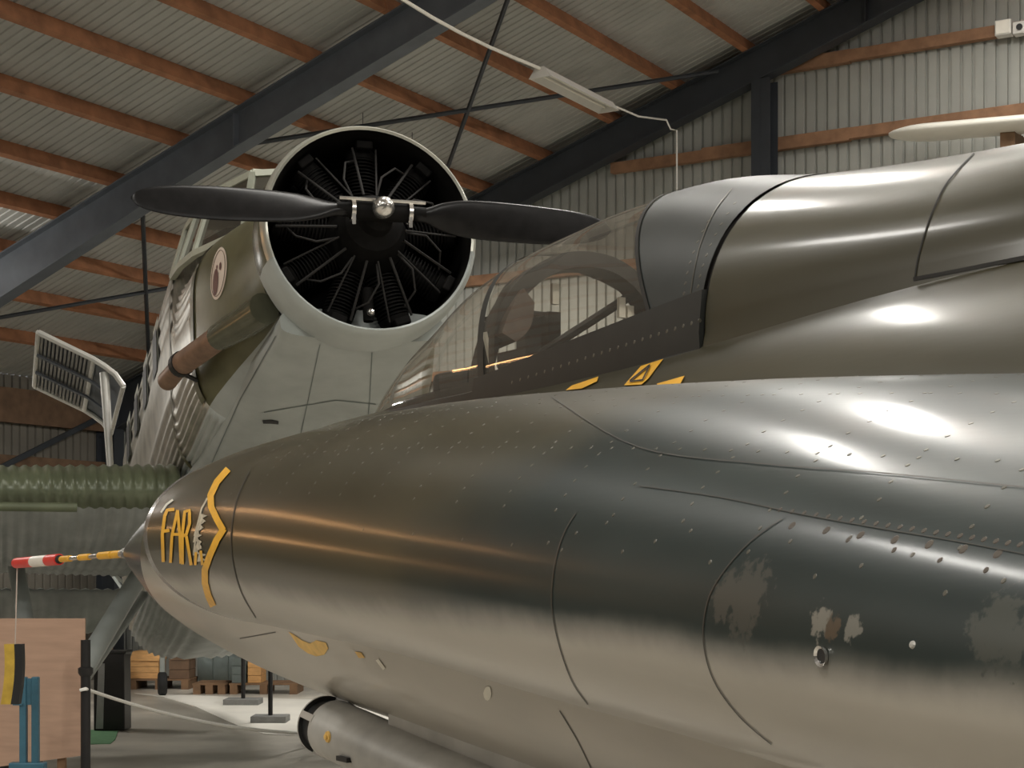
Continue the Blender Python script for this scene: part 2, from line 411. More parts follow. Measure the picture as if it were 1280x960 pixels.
# ------------------------------------------------------------------ ceiling lamps
def lamp(w, u, z, label, group=None):
    root = tag(empty('fluorescent_lamp', hp(w, u, z), YAW), label, 'lamp', group)
    L = .76
    mb = MB()   # reflector: trough section along local y
    prof = [(-.13, -.06), (-.05, .04), (.05, .04), (.13, -.06), (.12, -.06), (.045, .028), (-.045, .028), (-.12, -.06)]
    mb.loft([[(x, -L, zz) for x, zz in prof], [(x, L, zz) for x, zz in prof]])
    mb.build('reflector', M['lampwhite'], root)
    for y in (-L, L):
        mb = MB(); mb.hexa([(-.13, y - .006, -.065), (.13, y - .006, -.065), (.13, y + .006, -.065), (-.13, y + .006, -.065)], [(-.05, y - .006, .045), (.05, y - .006, .045), (.05, y + .006, .045), (-.05, y + .006, .045)])
        mb.build('end_cap', M['lampwhite'], root)
    for x in (-.04, .04):
        mb = MB(); mb.tube([(x, -L + .02, -.01), (x, L - .02, -.01)], .013, 8); mb.build('tube', M['white'], root, True)
    for y in ((-.5, .5) if group else ()):
        mb = MB(); mb.tube([(0, y, .04), (0, y, roofz(w) - z - .02)], .004, 5); mb.build('hanger_wire', M['steeldk'], root)
    return root
pl = (at(676, 94, 17.3) + at(760, 128, 18.6)) / 2
lw = (Vector((pl.x, pl.y)) - C0).dot(EW); lu = (Vector((pl.x, pl.y)) - C0).dot(EU)
lamp(lw, lu, pl.z, 'unlit white trough fluorescent lamp strung on a pale cable under the roof')
for w, u, _pd, _pu in ADDED_LAMPS:
    lamp(w, u, roofz(w) - .98, 'unseen white trough fluorescent lamp added under the roof for light', 'added roof lamps')
a0 = hp(lw, lu - .76, pl.z + .03); b0 = hp(lw, lu + .76, pl.z + .03)
wend = hp(lw + .1, U_GABLE - .45, pl.z + .12)
mb = MB(); top = a0 - eu3 * 4.0 + Vector((0, 0, .16)); 
mb.tube([top + (a0 - top) * k + Vector((0, 0, -.12 * math.sin(PI * k))) for k in [i / 8 for i in range(9)]], .017, 6)
tag(mb.build('lamp_cable', M['white'], None, True), 'white cable running along the roof to the unlit lamp', 'cable')
mb = MB(); c1 = at(833, 150, 20.2); c2 = at(846, 163, 20.3); c3 = at(846, 300, 20.3)
mb.tube([b0, (b0 + c1) / 2 + Vector((0, 0, -.05)), c1, c1 + (c2 - c1) * .4 + Vector((0, 0, -.06)), c2, c3, Vector((c3.x, c3.y, 1.2))], .011, 6)
tag(mb.build('drop_cable', M['rope'], None, True), 'thin white cable dropping down in front of the gable wall', 'cable')

# warm halogen battens
for i, (p, ln, pw) in enumerate(WARM):
    d = (Vector((-.6, 4.2, 1.9)) - Vector(p)).normalized(); sx = Vector((.69, .72, 0)); sx = (sx - d * sx.dot(d)).normalized()
    hr = tag(empty('halogen_batten', Vector(p)), ('upper' if i == 0 else 'lower') + ' warm halogen batten hung near the far side wall', 'lamp')
    mb = MB(); mb.beam(sx * (-ln / 2 - .05) - d * .08, sx * (ln / 2 + .05) - d * .08, .16, .12, up=(0, 0, 1)); mb.build('housing', M['lampwhite'], hr, bevel=.01)
    for k in (-1, 1):
        q = sx * (k * ln * .4) - d * .08; w_ = (Vector((p[0] + q.x, p[1] + q.y)) - C0).dot(EW)
        mb = MB(); mb.tube([q + Vector((0, 0, .05)), Vector((q.x, q.y, roofz(w_) - p[2]))], .006, 5); mb.build('hanger_rod', M['steeldk'], hr)
# wall boxes on the upper girt
def wallbox(px, py, wpx, hpx, name, label, cat, dark):
    w, z, P = gable_hit(px, py); Y = P.y; root = tag(empty(name, hp(w, U_GABLE - .13, z), YAW), label, cat)
    sx, sz = wpx * Y / F / .9, hpx * Y / F
    mb = MB(); mb.box((0, 0, 0), (sx, .14, sz)); mb.build('housing', M['lampwhite'], root, bevel=.01)
    mb = MB()
    if dark: mb.lathe([(0, .035), (.02, .035), (.02, 0.001)], (sx * .0, -.07, 0), (0, -1, 0), 12); mb.build('lens', M['black'], root)
    else: mb.box((0, -.075, 0), (sx * .86, .012, sz * .86)); mb.build('cover', M['white'], root, bevel=.004)
wallbox(1258, 38, 18, 19, 'junction_box', 'plain pale square junction box on the upper wall girt', 'box', False)
wallbox(1279, 38, 16, 15, 'wall_sensor', 'small white box with a black round lens on the upper girt', 'sensor', True)
# white wing hung on the gable wall
def plane_hit(px, py, u):
    d = ray(px, py); k = eu3.dot(hp(0, u, 0) - Vector((0, 0, EYE))) / eu3.dot(d); P = Vector((0, 0, EYE)) + d * k
    return (Vector((P.x, P.y)) - C0).dot(EW), P.z
w0, zt = plane_hit(1113, 171, U_GABLE - .5)
root = tag(empty('wing_panel', hp(w0, U_GABLE - .5, zt), YAW), 'long white wing panel with rounded tip carried along the gable wall', 'wing')
mb = MB(); rings = []
for i in range(26):
    x = 7.0 * (i / 25) ** 1.7; k = min(1, (x / .38)) ** .42; ch = .25 + .5 * k; th = .015 + .085 * k
    ring = []
    for j in range(20):
        a = 2 * PI * j / 20
        ring.append((x, -.05 + .28 * math.cos(a) * k, .082 * math.sin(a) * k - .05 * x))
    rings.append(ring)
mb.loft(rings, caps=True); mb.build('wing_skin', M['wingwhite'], root, 'all')
for x in (1.35, 4.2):
    mb = MB(); mb.box((x, .16, -.16 - .05 * x), (.16, .5, .20)); mb.build('wall_bracket', M['pallet'], root)

# ------------------------------------------------------------------ jet fighter (nose points away to the left)
TH = math.radians(30); YN = 8.0; XN = (158 - 640) / F * YN
jet = tag(empty('jet_fighter', (XN, YN, 0), -(PI / 2 - TH)), 'olive and grey jet fighter with side intake, pointed nose and clear canopy', 'aircraft')
JM = Matrix.Translation((XN, YN, 0)) @ Matrix.Rotation(-(PI / 2 - TH), 4, 'Z'); JI = JM.inverted()
def L(s, t, z): return Vector((s, -t, z + EYE))        # s aft of nose, t to port, z above eye level
def sgp(x, e): return math.copysign(abs(x) ** e, x)
FUS = [(0, .012, .10, .078), (.06, .033, .120, .057), (.2, .075, .155, .018), (.5, .15, .225, -.065), (1.15, .295, .362, -.228), (2.0, .435, .445, -.352), (2.73, .51, .508, -.43), (3.4, .565, .522, -.48),
       (4.1, .615, .535, -.53), (5.0, .67, .565, -.60), (5.8, .72, .605, -.68), (7, .80, .60, -.74), (9, .85, .60, -.74), (11.5, .62, .52, -.45), (13.2, .42, .42, -.25)]
N_F = 96
def fus_ring(s):
    a, zt, zb = interp(FUS, s); zc = (zt + zb) / 2; b = (zt - zb) / 2
    return [L(s, a * math.cos(2 * PI * k / N_F), zc + b * math.sin(2 * PI * k / N_F)) for k in range(N_F)]
fs = [0, .03, .06, .1, .15, .2, .3, .4, .5, .65, .8, .95, 1.15] + [1.3 + .15 * i for i in range(80)]
fs = [s for s in fs if s <= 13.2]
def cut(i, k):
    s = (fs[i] + fs[i + 1]) / 2; a, zt, zb = interp(FUS, s); t = a * math.cos(2 * PI * (k + .5) / N_F)
    w = interp(HW, s)[0] - .05
    return s > 2.95 and s < 5.1 and 0 < k < N_F / 2 - 1 and abs(t) < w
HW = [(2.72, .02, .490, .495), (2.85, .06, .488, .53), (3.08, .14, .480, .615), (3.33, .215, .468, .70), (3.53, .26, .460, .757), (3.77, .31, .452, .832), (4.04, .345, .446, .874), (4.285, .365, .45, .890), (4.46, .378, .455, .899),
      (4.83, .40, .465, .886), (5.14, .41, .475, .832), (5.6, .42, .483, .777), (5.99, .425, .487, .745), (7, .42, .49, .69), (9, .36, .5, .64), (11, .25, .5, .58)]
fb = MB(); fb.loft([fus_ring(s) for s in fs], skip=cut, mfun=lambda i, k: 1 if fs[i] < 1.1 else 0)
fb.build('fuselage', [M['camo'], M['nosemetal']], jet, 'all')
# cockpit tub
mb = MB(); rows = []
tb = [(2.95, .10), (3.5, .25), (4.1, .31), (5.1, .35)]
for s, w in tb: rows.append([L(s, w, .50), L(s, w, .05), L(s, -w, .05), L(s, -w, .50)])
mb.loft(rows, closed=False)
mb.add([L(5.1, .35, .6), L(5.1, .35, .05), L(5.1, -.35, .05), L(5.1, -.35, .6)], [(0, 1, 2, 3)])
mb.build('cockpit_tub', M['pitblack'], jet)
# hump: windshield, canopy, spine share one surface H
def H(s, ph, off=0.0):
    w, zs, zt = interp(HW, s); e = .92
    return L(s, (w + off) * sgp(math.cos(ph), e), zs + (zt - zs + off) * sgp(math.sin(ph), e))
def patchH(s0, s1, n, m=48, ph0=0, ph1=PI, off=0, skirt=0):
    rows = []
    for i in range(n + 1):
        row = []
        for j in range(m + 1):
            ph = ph0 + (ph1 - ph0) * j / m; a, b = s0(ph), s1(ph); row.append(H(a + (b - a) * i / n, ph, off))
        if skirt:
            row = [row[0] - Vector((0, .012, skirt))] + row + [row[-1] - Vector((0, -.012, skirt))]
        rows.append(row)
    return rows
cst = lambda v: (lambda ph: v)
bow = lambda ph: 4.13 - .20 * math.sin(ph) ** 1.3
bow2 = lambda ph: bow(ph) + .025
rear = lambda ph: 4.99 - .36 * math.sin(ph) ** 1.2
mb = MB(); mb.loft(patchH(cst(2.74), bow, 18), closed=False); wsh = mb.build('windshield', M['glass'], jet, 'all')
mb = MB(); mb.loft(patchH(bow2, rear, 14), closed=False); cng = mb.build('canopy_glass', M['glass'], jet, 'all')
mb = MB(); a = patchH(lambda p: bow(p) - .008, lambda p: bow(p) + .028, 4, off=.004); mb.loft(a, closed=False)
a = patchH(lambda p: bow(p) - .008, lambda p: bow(p) + .028, 4, off=-.03); mb.loft(a, closed=False)
bw = mb.build('windshield_bow', M['frame'], jet, 'all')
mb = MB(); mb.loft(patchH(rear, cst(5.14), 10, off=.006, skirt=.05), closed=False); rshell = mb.build('canopy_rear_shell', M['slate'], jet, 'all')
mb = MB(); mb.loft(patchH(lambda p: rear(p) - .008, lambda p: rear(p) + .006, 2, off=.009), closed=False); mb.build('canopy_rear_frame', M['seam'], cng, 'all')
spine = MB(); spine.loft(patchH(cst(5.155), cst(11), 34, off=.004, skirt=.06), closed=False); sp_o = spine.build('dorsal_spine', M['camo'], jet, 'all')
mb = MB(); mb.loft(patchH(cst(5.09), cst(5.22), 3, off=-.003, skirt=.05), closed=False); mb.build('canopy_seal', M['seam'], rshell, 'all')
mb = MB(); ringp = [H(5.12, PI * j / 32, -.01) for j in range(33)] + [L(5.12, -.38, .30), L(5.12, .38, .30)]; mb.add(ringp, [tuple(range(len(ringp)))]); mb.build('rear_bulkhead', M['pitblack'], jet)
# sill rails each side
for sd in (1, -1):
    mb = MB(); rows = []
    for i in range(25):
        s = 4.10 + (5.15 - 4.10) * i / 24
        w, zs, zt = interp(HW, s); hgt = .045 + .04 * i / 24
        rows.append([L(s, sd * (w + .012), zs - .06), L(s, sd * (w + .016), zs + .0), L(s, sd * (w + .008), zs + hgt), L(s, sd * (w - .02), zs + hgt + .004), L(s, sd * (w - .04), zs - .04)])
    mb.loft(rows, caps=True); rail = mb.build('canopy_sill', M['frame'], cng, True)
    if sd > 0: RAIL = mb
    mb = MB(); rows = []
    for i in range(21):
        s = 2.76 + (4.10 - 2.76) * i / 20
        w, zs, zt = interp(HW, s)
        rows.append([L(s, sd * (w + .012), zs - .06), L(s, sd * (w + .012), zs + .012), L(s, sd * (w - .012), zs + .02), L(s, sd * (w - .03), zs - .05)])
    mb.loft(rows, caps=True); mb.build('windshield_sill', M['frame'], wsh, True)
# cockpit fittings: inner arch with mirrors and grips, glare shield, sight, strut
arch = [];
mb = MB(); rows = []
for j in range(33):
    ph = PI * (j + .5) / 33; s = 3.99 + .07 * math.sin(ph); r = []
    for (ds, off) in ((-.025, -.03), (.035, -.03), (.04, -.072), (-.025, -.072)): r.append(H(s + ds, ph, off))
    rows.append(r)
mb.loft(rows, caps=True); ar = mb.build('canopy_arch', M['pitblack'], jet, True)
for ph, m in ((.62, 'leather'), (2.55, 'leather')):
    mb = MB()
    rows = []
    for i in range(9):
        p = ph - .2 + .4 * i / 8; k = .03 * math.sin(PI * (i + .6) / 9.2)
        rows.append([H(3.95, p, -.05), H(4.10, p, -.05), H(4.10, p, -.09 - k), H(3.95, p, -.09 - k)])
    mb.loft(rows, caps=True); mb.build('padding', M[m], ar, True)
for ph in (1.25, 2.05, 2.18):
    p = H(4.02, ph, -.09); mb = MB(); mb.box(p - Vector((-.03, 0, .03)), (.012, .02, .055)); mb.build('grip_plate', M['offwhite'], ar)
mb = MB(); mb.box(H(3.98, 1.95, -.04) - Vector((0, 0, -.03)), (.07, .06, .05)); mb.build('mirror_housing', M['pitblack'], ar, bevel=.008)
shield = MB(); shield.box(L(3.55, 0, .47), (.34, .40, .07)); shield.box(L(3.62, .05, .54), (.22, .26, .07)); sh = shield.build('instrument_coaming', M['pitblack'], jet, bevel=.02)
mb = MB(); mb.box(L(3.78, -.02, .585), (.16, .17, .07)); mb.box(L(3.80, .02, .66), (.05, .05, .10)); mb.box(L(3.80, -.05, .68), (.05, .04, .10)); mb.box(L(3.72, 0, .725), (.17, .14, .012)); mb.build('gun_sight', M['pitblack'], sh)
mb = MB(); mb.tube([L(3.85, .02, .60), L(4.05, -.20, .78)], .013, 8); mb.build('canopy_strut', M['pitblack'], ar, True)
mb = MB(); mb.tube([L(4.05, .30, .62), L(4.05, .28, .54), L(4.10, .26, .47)], .008, 6); mb.build('grab_handle', M['offwhite'], bw, True)
seat = MB(); seat.box(L(4.86, 0, .28), (.16, .40, .50)); seat.build('ejection_seat', M['pitblack'], jet, bevel=.03)

# intake nacelle running aft into the wing root
NAC = [(3.67, 0.694, 0.386, 0.092, 0.226, 0.232), (3.9, 0.7, 0.4, 0.087, 0.25, 0.235), (4.3, 0.71, 0.418, 0.068, 0.282, 0.233), (4.84, 0.725, 0.442, 0.034, 0.316, 0.224), (5.5, 0.735, 0.475, -0.012, 0.33, 0.228), (5.85, 0.74, 0.5, -0.037, 0.331, 0.225), (6.3, 0.745, 0.54, -0.065, 0.32, 0.23), (6.8, 0.75, 0.6, -0.095, 0.301, 0.225), (7.5, 0.76, 0.69, -0.12, 0.285, 0.22), (8.4, 0.78, 0.82, -0.12, 0.27, 0.23), (9.6, 0.8, 1.0, -0.12, 0.24, 0.22), (12.0, 0.8, 1.6, -0.1, 0.1, 0.1)]
N_N = 96
def nac(s, ph):
    tc, a, zc, bt, bb = interp(NAC, s)
    c, sn = math.cos(ph), math.sin(ph)
    return tc + a * sgp(c, 1.0), zc + (bt if sn > 0 else bb) * sgp(sn, 1.0)
def nring(s, inset=0.0, sd=1):
    out = []
    for k in range(N_N):
        ph = 2 * PI * k / N_N; t, z = nac(s, ph); tc, a, zc, bt, bb = interp(NAC, s)
        if inset: t = tc + (t - tc) * (1 - inset / a); z = zc + (z - zc) * (1 - inset / bt)
        out.append(L(s, sd * t, z))
    return out
ns = [3.66 + .04 * i for i in range(10)] + [4.06 + .1 * i for i in range(80)]
ns = [s for s in ns if s <= 12.0]
NACB = None
for sd in (1, -1):
    mb = MB()
    rings = [nring(4.5, .07, sd), nring(3.95, .06, sd), nring(3.72, .04, sd), nring(3.665, .024, sd), nring(3.65, .012, sd)] 
    ni = len(rings)
    rings += [nring(s, 0, sd) for s in ns]
    mb.loft(rings, mfun=lambda i, k: 1 if i < 2 else (2 if i < 6 else 0))
    o = mb.build('intake_nacelle', [M['camo'], M['black'], M['chromelip']], jet, 'all')
    if sd == 1: NACB = mb; nac_o = o
# outer wing panels, fin, rear
for sd in (1, -1):
    mb = MB(); rings = []
    for t, s0, s1, th in ((1.2, 8.9, 12.6, .13), (2.4, 9.9, 12.4, .08), (4.7, 11.9, 12.6, .02)):
        rings.append([L(s0 + (s1 - s0) * (.5 - .5 * math.cos(a)), sd * t, -.10 + th * math.sin(a)) for a in [2 * PI * k / 24 for k in range(24)]])
    mb.loft(rings, caps=True); mb.build('outer_wing', M['camo'], jet, 'all')
mb = MB(); rings = []
for z, s0, s1, th in ((.5, 9.2, 12.6, .06), (1.9, 11.6, 13.0, .015)):
    rings.append([L(s0 + (s1 - s0) * (.5 - .5 * math.cos(a)), th * math.sin(a), z) for a in [2 * PI * k / 20 for k in range(20)]])
mb.loft(rings, caps=True); mb.build('tail_fin', M['camo'], jet, 'all')
def wheel(mb, c, ax, r, wdt):
    mb.lathe([(-wdt / 2, r * .5), (-wdt / 2, r * .85), (-wdt * .35, r * .97), (0, r), (wdt * .35, r * .97), (wdt / 2, r * .85), (wdt / 2, r * .5)], c, ax, 28, caps=True)
for s, t, r in ((5.4, 0, .24), (9.3, 1.35, .36), (9.3, -1.35, .36)):
    g = MB(); g.tube([L(s, t, -.35), L(s + .02, t, -EYE + r)], .05, 10); g.tube([L(s + .02, t - .12, -EYE + r), L(s + .02, t + .12, -EYE + r)], .03, 8); g.tube([L(s + .5, t, -.45), L(s + .02, t, -EYE + r + .35)], .025, 8)
    go = g.build('gear_leg', M['podgrey'], jet, True)
    g = MB(); wheel(g, L(s + .02, t, -EYE + r), (0, 1, 0), r, .16); g.build('wheel', M['rubber'], go, True)
# underslung pod with open front
pa = L(3.02, .30, -.475); pb = L(5.1, .30, -.70); ax = (pb - pa).normalized(); R = .092
mb = MB(); mb.lathe([(.0, R * .5), (.0, R * .98), (.004, R), (.012, R), (.014, R * .86), (.085, R * .86), (.087, R), (.115, R), (.118, R * .985), (2.0, R), (2.1, R * .6)], pa, ax, 48, mfun=lambda i, k: 1 if 3 <= i <= 5 else 0)
pod = mb.build('belly_pod', [M['podgrey'], M['black']], jet, True)
sdv = ax.cross(Vector((0, 0, 1))).normalized(); upv = sdv.cross(ax)
mb = MB(); mb.lathe([(.004, .0001), (.004, R * .52)], pa, ax, 24); mb.build('pod_bulkhead', M['black'], pod)
for a in (.15, 1.9, 3.6, 5.2):
    dv = sdv * math.cos(a) + upv * math.sin(a)
    for sg in (1, -1):
        dv = (sdv * math.cos(a) + upv * math.sin(a)) * sg
    mb = MB(); mb.beam(pa + ax * .008 + dv * R * .93, pa + ax * .10 + dv * R * .93, .022, .016, up=dv); mb.build('pod_bracket', M['podgrey'], pod)
SPd = None
mb = MB(); q0 = pa + ax * .26 + sdv * (-R * .99); 
for sg in (1, -1):
    q0 = pa + ax * .24 + sdv * (R * .985 * sg) + upv * .012; mb = MB(); mb.lathe([(0, .018), (.006, .016), (.006, .009), (.012, .008), (.012, .0001)], q0, sdv * sg, 14); mb.build('pod_plug', M['yellowpale'], pod, True)
    q0 = pa + ax * .36 + sdv * (R * .985 * sg) - upv * .03; mb = MB(); mb.box(q0, (.075, .02, .014)); mb.build('pod_slot', M['black'], pod)
mb = MB(); mb.beam(L(3.5, .28, -.42), L(4.9, .26, -.52), .06, .16); mb.build('pod_pylon', M['podgrey'], pod)
# pitot boom with striped guard
tip = JI @ at(20, 704, 9.86); base = L(-.0, 0, .088); dirp = (tip - base); Lp = dirp.length; dirp.normalize()
mb = MB(); mb.tube([base + dirp * .0, base + dirp * .1], [.03, .016], 12); mb.tube([base + dirp * .1, tip], .012, 10); pit = mb.build('pitot_boom', M['chrome'], jet, True)
def prange(p0, p1, r, m, name, parent):
    # px columns on the boom -> distances
    def dist(px):
        lo, hi = 0, Lp
        for _ in range(40):
            mid = (lo + hi) / 2; P = JM @ (base + dirp * mid); x = 640 + F * P.x / P.y
            if x > px: lo = mid
            else: hi = mid
        return lo
    a, b = dist(p0), dist(p1); mb = MB(); mb.tube([base + dirp * a, base + dirp * b], r, 14); return mb.build(name, M[m], parent, True)
for a, b in ((151, 142), (140, 125), (112, 100), (88, 77)): prange(a, b, .019 if a > 130 else .017, 'yellow', 'yellow_band', pit)
g = prange(74, 20.5, .031, 'red', 'pitot_guard', pit)
prange(60, 42, .0315, 'white', 'white_band', g)
prange(74.6, 71, .024, 'black', 'guard_mouth', g)

# decals: thin marks laid on the surfaces, found by casting from the eye
class Surf:
    def __init__(s, mb, Mx=None): s.b = mb.bvh(Mx)
    def hit(s, px, py):
        d = ray(px, py).normalized(); h = s.b.ray_cast(Vector((0, 0, EYE)), d)
        if h[0] is None: return None
        n = h[1]
        if n.dot(d) > 0: n = -n
        return h[0], n
def stroke(mb, surf, pts, wpx, lift=.002, step=4.0):
    out = []
    for i in range(len(pts) - 1):
        a, b = Vector(pts[i]), Vector(pts[i + 1]); n = max(1, int((b - a).length / step))
        for k in range(n): out.append(a + (b - a) * k / n)
    out.append(Vector(pts[-1])); l, r = [], []
    for i, p in enumerate(out):
        d = out[min(i + 1, len(out) - 1)] - out[max(i - 1, 0)]; d.normalize(); nrm = Vector((-d.y, d.x)) * wpx / 2
        ha, hb = surf.hit(*(p + nrm)), surf.hit(*(p - nrm))
        if ha and hb: l.append(ha[0] + ha[1] * lift); r.append(hb[0] + hb[1] * lift)
        else:
            if len(l) > 1: mb.loft([l, r], closed=False)
            l, r = [], []
    if len(l) > 1: mb.loft([l, r], closed=False)
def poly(mb, surf, pts, lift=.002):
    vs = []
    for p in pts:
        h = surf.hit(*p)
        if h: vs.append(h[0] + h[1] * lift)
    if len(vs) > 2: mb.add(vs, [tuple(range(len(vs)))])
def blob(mb, surf, c, rx, ry, n=20, jag=.15, lift=.0018):
    h0 = surf.hit(*c)
    if not h0: return
    vs = [h0[0] + h0[1] * lift]
    for k in range(n):
        a = 2 * PI * k / n; j = 1 + random.uniform(-jag, jag)
        h = surf.hit(c[0] + rx * j * math.cos(a), c[1] + ry * j * math.sin(a))
        if not h: return
        vs.append(h[0] + h[1] * lift)
    mb.add(vs, [(0, 1 + k, 1 + (k + 1) % n) for k in range(n)])
SN = Surf(NACB, JM); SF = Surf(fb, JM); SS = Surf(spine, JM); SR = Surf(RAIL, JM)
mb = MB()
def glyph(strokes, wpx):
    for st in strokes: stroke(mb, SN, st, wpx * 1.25, .0022, 3)
GW = 1.25
glyph([[(205, 702), (204, 668), (207, 645), (210, 638), (219, 637)], [(206, 664), (213, 663)]], 3.2)          # F
glyph([[(214, 703), (216, 670), (223, 638)], [(223, 638), (226, 670), (227, 704)], [(217, 668), (225, 668)]], 2.8)  # A
glyph([[(229, 705), (229, 668), (232, 640), (238, 638), (238, 655), (234, 668), (230, 670)], [(234, 670), (240, 706)]], 3.0)  # R
glyph([[(245, 706), (246, 690)], [(254, 706), (252, 688)]], 2.6)
mb.build('warning_lettering', M['yellow'], nac_o)
mb = MB()
stroke(mb, SN, [(202, 641), (209, 631), (217, 625)], 2.5); tk = mb.build('white_tick', M['offwhite'], nac_o); tk.matrix_parent_inverse = JI; mb = MB()
for (x, y) in ((252, 648), (250, 656), (247, 664), (246, 672), (249, 680), (246, 688), (251, 696)):
    poly(mb, SN, [(x - 4, y + 6), (x - 1, y - 6), (x + 6 + random.uniform(-2, 3), y - 3), (x + 2, y), (x + 5 + random.uniform(-2, 3), y + 4)])
stroke(mb, SN, [(243, 694), (247, 660), (253, 636), (260, 623)], 2.2)
mb.build('worn_lettering', M['worn'], nac_o)
mb = MB(); stroke(mb, SN, [(286, 587), (272, 603), (264, 620), (265, 634), (272, 649), (280, 663)], 8, .0022); stroke(mb, SN, [(281, 661), (272, 675), (263, 695), (257, 712), (257, 728), (261, 744), (267, 757)], 8, .0024)
mb.build('warning_chevron', M['yellow'], nac_o)
mb = MB(); poly(mb, SF, [(361, 789), (368, 793), (378, 800), (388, 804), (396, 800), (408, 803), (411, 810), (406, 818), (396, 820), (385, 816), (374, 808)]); cd1 = mb.build('code_digit', M['yellowpale']); cd1.parent = jet; cd1.matrix_parent_inverse = JI
mb = MB(); poly(mb, SF, [(444, 814), (452, 815), (457, 822), (449, 822)]); cd1 = mb.build('code_digit', M['yellowpale']); cd1.parent = jet; cd1.matrix_parent_inverse = JI
def fixparent(o, par): o.parent = par; o.matrix_parent_inverse = JI
mb = MB(); stroke(mb, SF, [(472, 824), (481, 836)], 4); fixparent(mb.build('scratch_mark', M['offwhite']), jet); mb = MB(); blob(mb, SF, (610, 866), 5, 9, 12, .1)
fixparent(mb.build('scratch_mark', M['offwhite']), jet)
for nm in ('warning_lettering', 'worn_lettering', 'warning_chevron'):
    bpy.data.objects[nm].matrix_parent_inverse = JI
# panel seams
def catmull(pts, n=6):
    P = [Vector(p) for p in pts]; out = []
    for i in range(len(P) - 1):
        a, b, c, d = P[max(i - 1, 0)], P[i], P[i + 1], P[min(i + 2, len(P) - 1)]
        for k in range(n):
            t = k / n; out.append(.5 * ((2 * b) + (c - a) * t + (2 * a - 5 * b + 4 * c - d) * t * t + (3 * b - a - 3 * c + d) * t ** 3))
    return [tuple(p) for p in out] + [tuple(P[-1])]
def seams(surf, lines, name, parent, w=1.6, m='seam', lift=.0012):
    for ln in lines:
        ln = catmull(ln)
        mb = MB(); stroke(mb, surf, ln, w, lift, 6)
        if mb.f: fixparent(mb.build(name, M[m]), parent)
seams(SN, [[(800, 608), (900, 622), (1000, 643), (1100, 661), (1200, 678), (1300, 697)], [(690, 497), (800, 560), (950, 580), (1100, 592), (1300, 612)],
           [(978, 649), (940, 676), (905, 715), (885, 752), (880, 800), (893, 850), (925, 895), (965, 930)],
           [(720, 642), (705, 668), (694, 705), (690, 752), (698, 800), (715, 850), (735, 880)], [(312, 590), (298, 620), (290, 660), (291, 700), (302, 740), (320, 772)],
           ], 'panel_seam', nac_o, 1.3, 'seamsoft')
seams(SF, [[(700, 888), (722, 925), (740, 962)], [(300, 798), (345, 790)]], 'panel_seam', jet, 1.3, 'seamsoft')
seams(SS, [[(1218, 192), (1185, 228), (1165, 268), (1150, 315), (1144, 348)]], 'panel_seam', sp_o, 2)
seams(SS, [[(1142, 349), (1200, 338), (1300, 318)]], 'panel_gap', sp_o, 5, 'seam')
mb = MB(); stroke(mb, SF, [(905, 418), (980, 396), (1060, 372), (1145, 350), (1300, 322)], 2.2); 
if mb.f: fixparent(mb.build('spine_seam', M['seam']), jet)
# stencils on the cockpit side
mb = MB(); poly(mb, SF, [(708, 489), (716, 483), (749, 472), (747, 478), (728, 487)], .003); fixparent(mb.build('rescue_stencil', M['yellow']), jet)
mb = MB(); poly(mb, SF, [(781, 483), (802, 459), (830, 450), (812, 474), (803, 482)], .003); tri = mb.build('danger_placard', M['yellow']); fixparent(tri, jet)
mb = MB(); stroke(mb, SF, [(789, 478), (814, 458), (805, 477), (789, 479)], 1.8, .005, 3); t2 = mb.build('danger_triangle', M['seam']); t2.parent = tri
mb = MB(); poly(mb, SF, [(822, 481), (857, 471), (851, 482), (826, 486)], .003); fixparent(mb.build('rescue_stencil', M['yellow']), jet)
# worn paint patches on the nacelle flank, part of the paint itself
def add_patches(lst):
    nt, tc, mixc, mr, math_, p, col = CAMO_HOOK
    nz = noise(nt, 30, 4); nz2 = noise(nt, 90, 4)
    for (px, py, rad, c) in lst:
        h = SN.hit(px, py); lp = JI @ h[0]
        mp = nt.nodes.new('ShaderNodeVectorMath'); mp.operation = 'DISTANCE'; nt.links.new(tc.outputs['Object'], mp.inputs[0]); mp.inputs[1].default_value = lp
        dd = math_('ADD', mp.outputs['Value'], math_('MULTIPLY', math_('SUBTRACT', nz.outputs['Fac'], .5), rad * 1.1))
        dd = math_('ADD', dd, math_('MULTIPLY', math_('SUBTRACT', nz2.outputs['Fac'], .5), rad * 2.2))
        col = mixc(mr(dd, rad * .75, rad * 1.15), c, col)
    nt.links.new(col, p.inputs['Base Color'])
add_patches([(933, 748, .038, (.055, .056, .047)), (908, 745, .028, (.055, .056, .047)), (1245, 785, .030, (.055, .06, .05)), (1272, 800, .024, (.055, .06, .05)), (1026, 778, .017, (.19, .18, .15)), (1066, 784, .013, (.17, .165, .14)), (1040, 786, .013, (.085, .062, .04))])
h = SN.hit(1029, 820)
mb = MB(); mb.lathe([(.0, .0095), (.004, .0105), (.002, .0075), (-.012, .007)], h[0] + h[1] * .0005, h[1], 20); port = mb.build('drain_port', M['chrome']); fixparent(port, nac_o)
mb = MB(); mb.lathe([(.0012, .0001), (.0012, .0082)], h[0] + h[1] * .0005, h[1], 20); fixparent(mb.build('port_hole', M['black']), nac_o)
h = SN.hit(1141, 806)
if h: mb = MB(); mb.lathe([(0, .004), (.002, .003), (.003, .0001)], h[0], h[1], 10); fixparent(mb.build('fastener', M['podgrey']), nac_o)
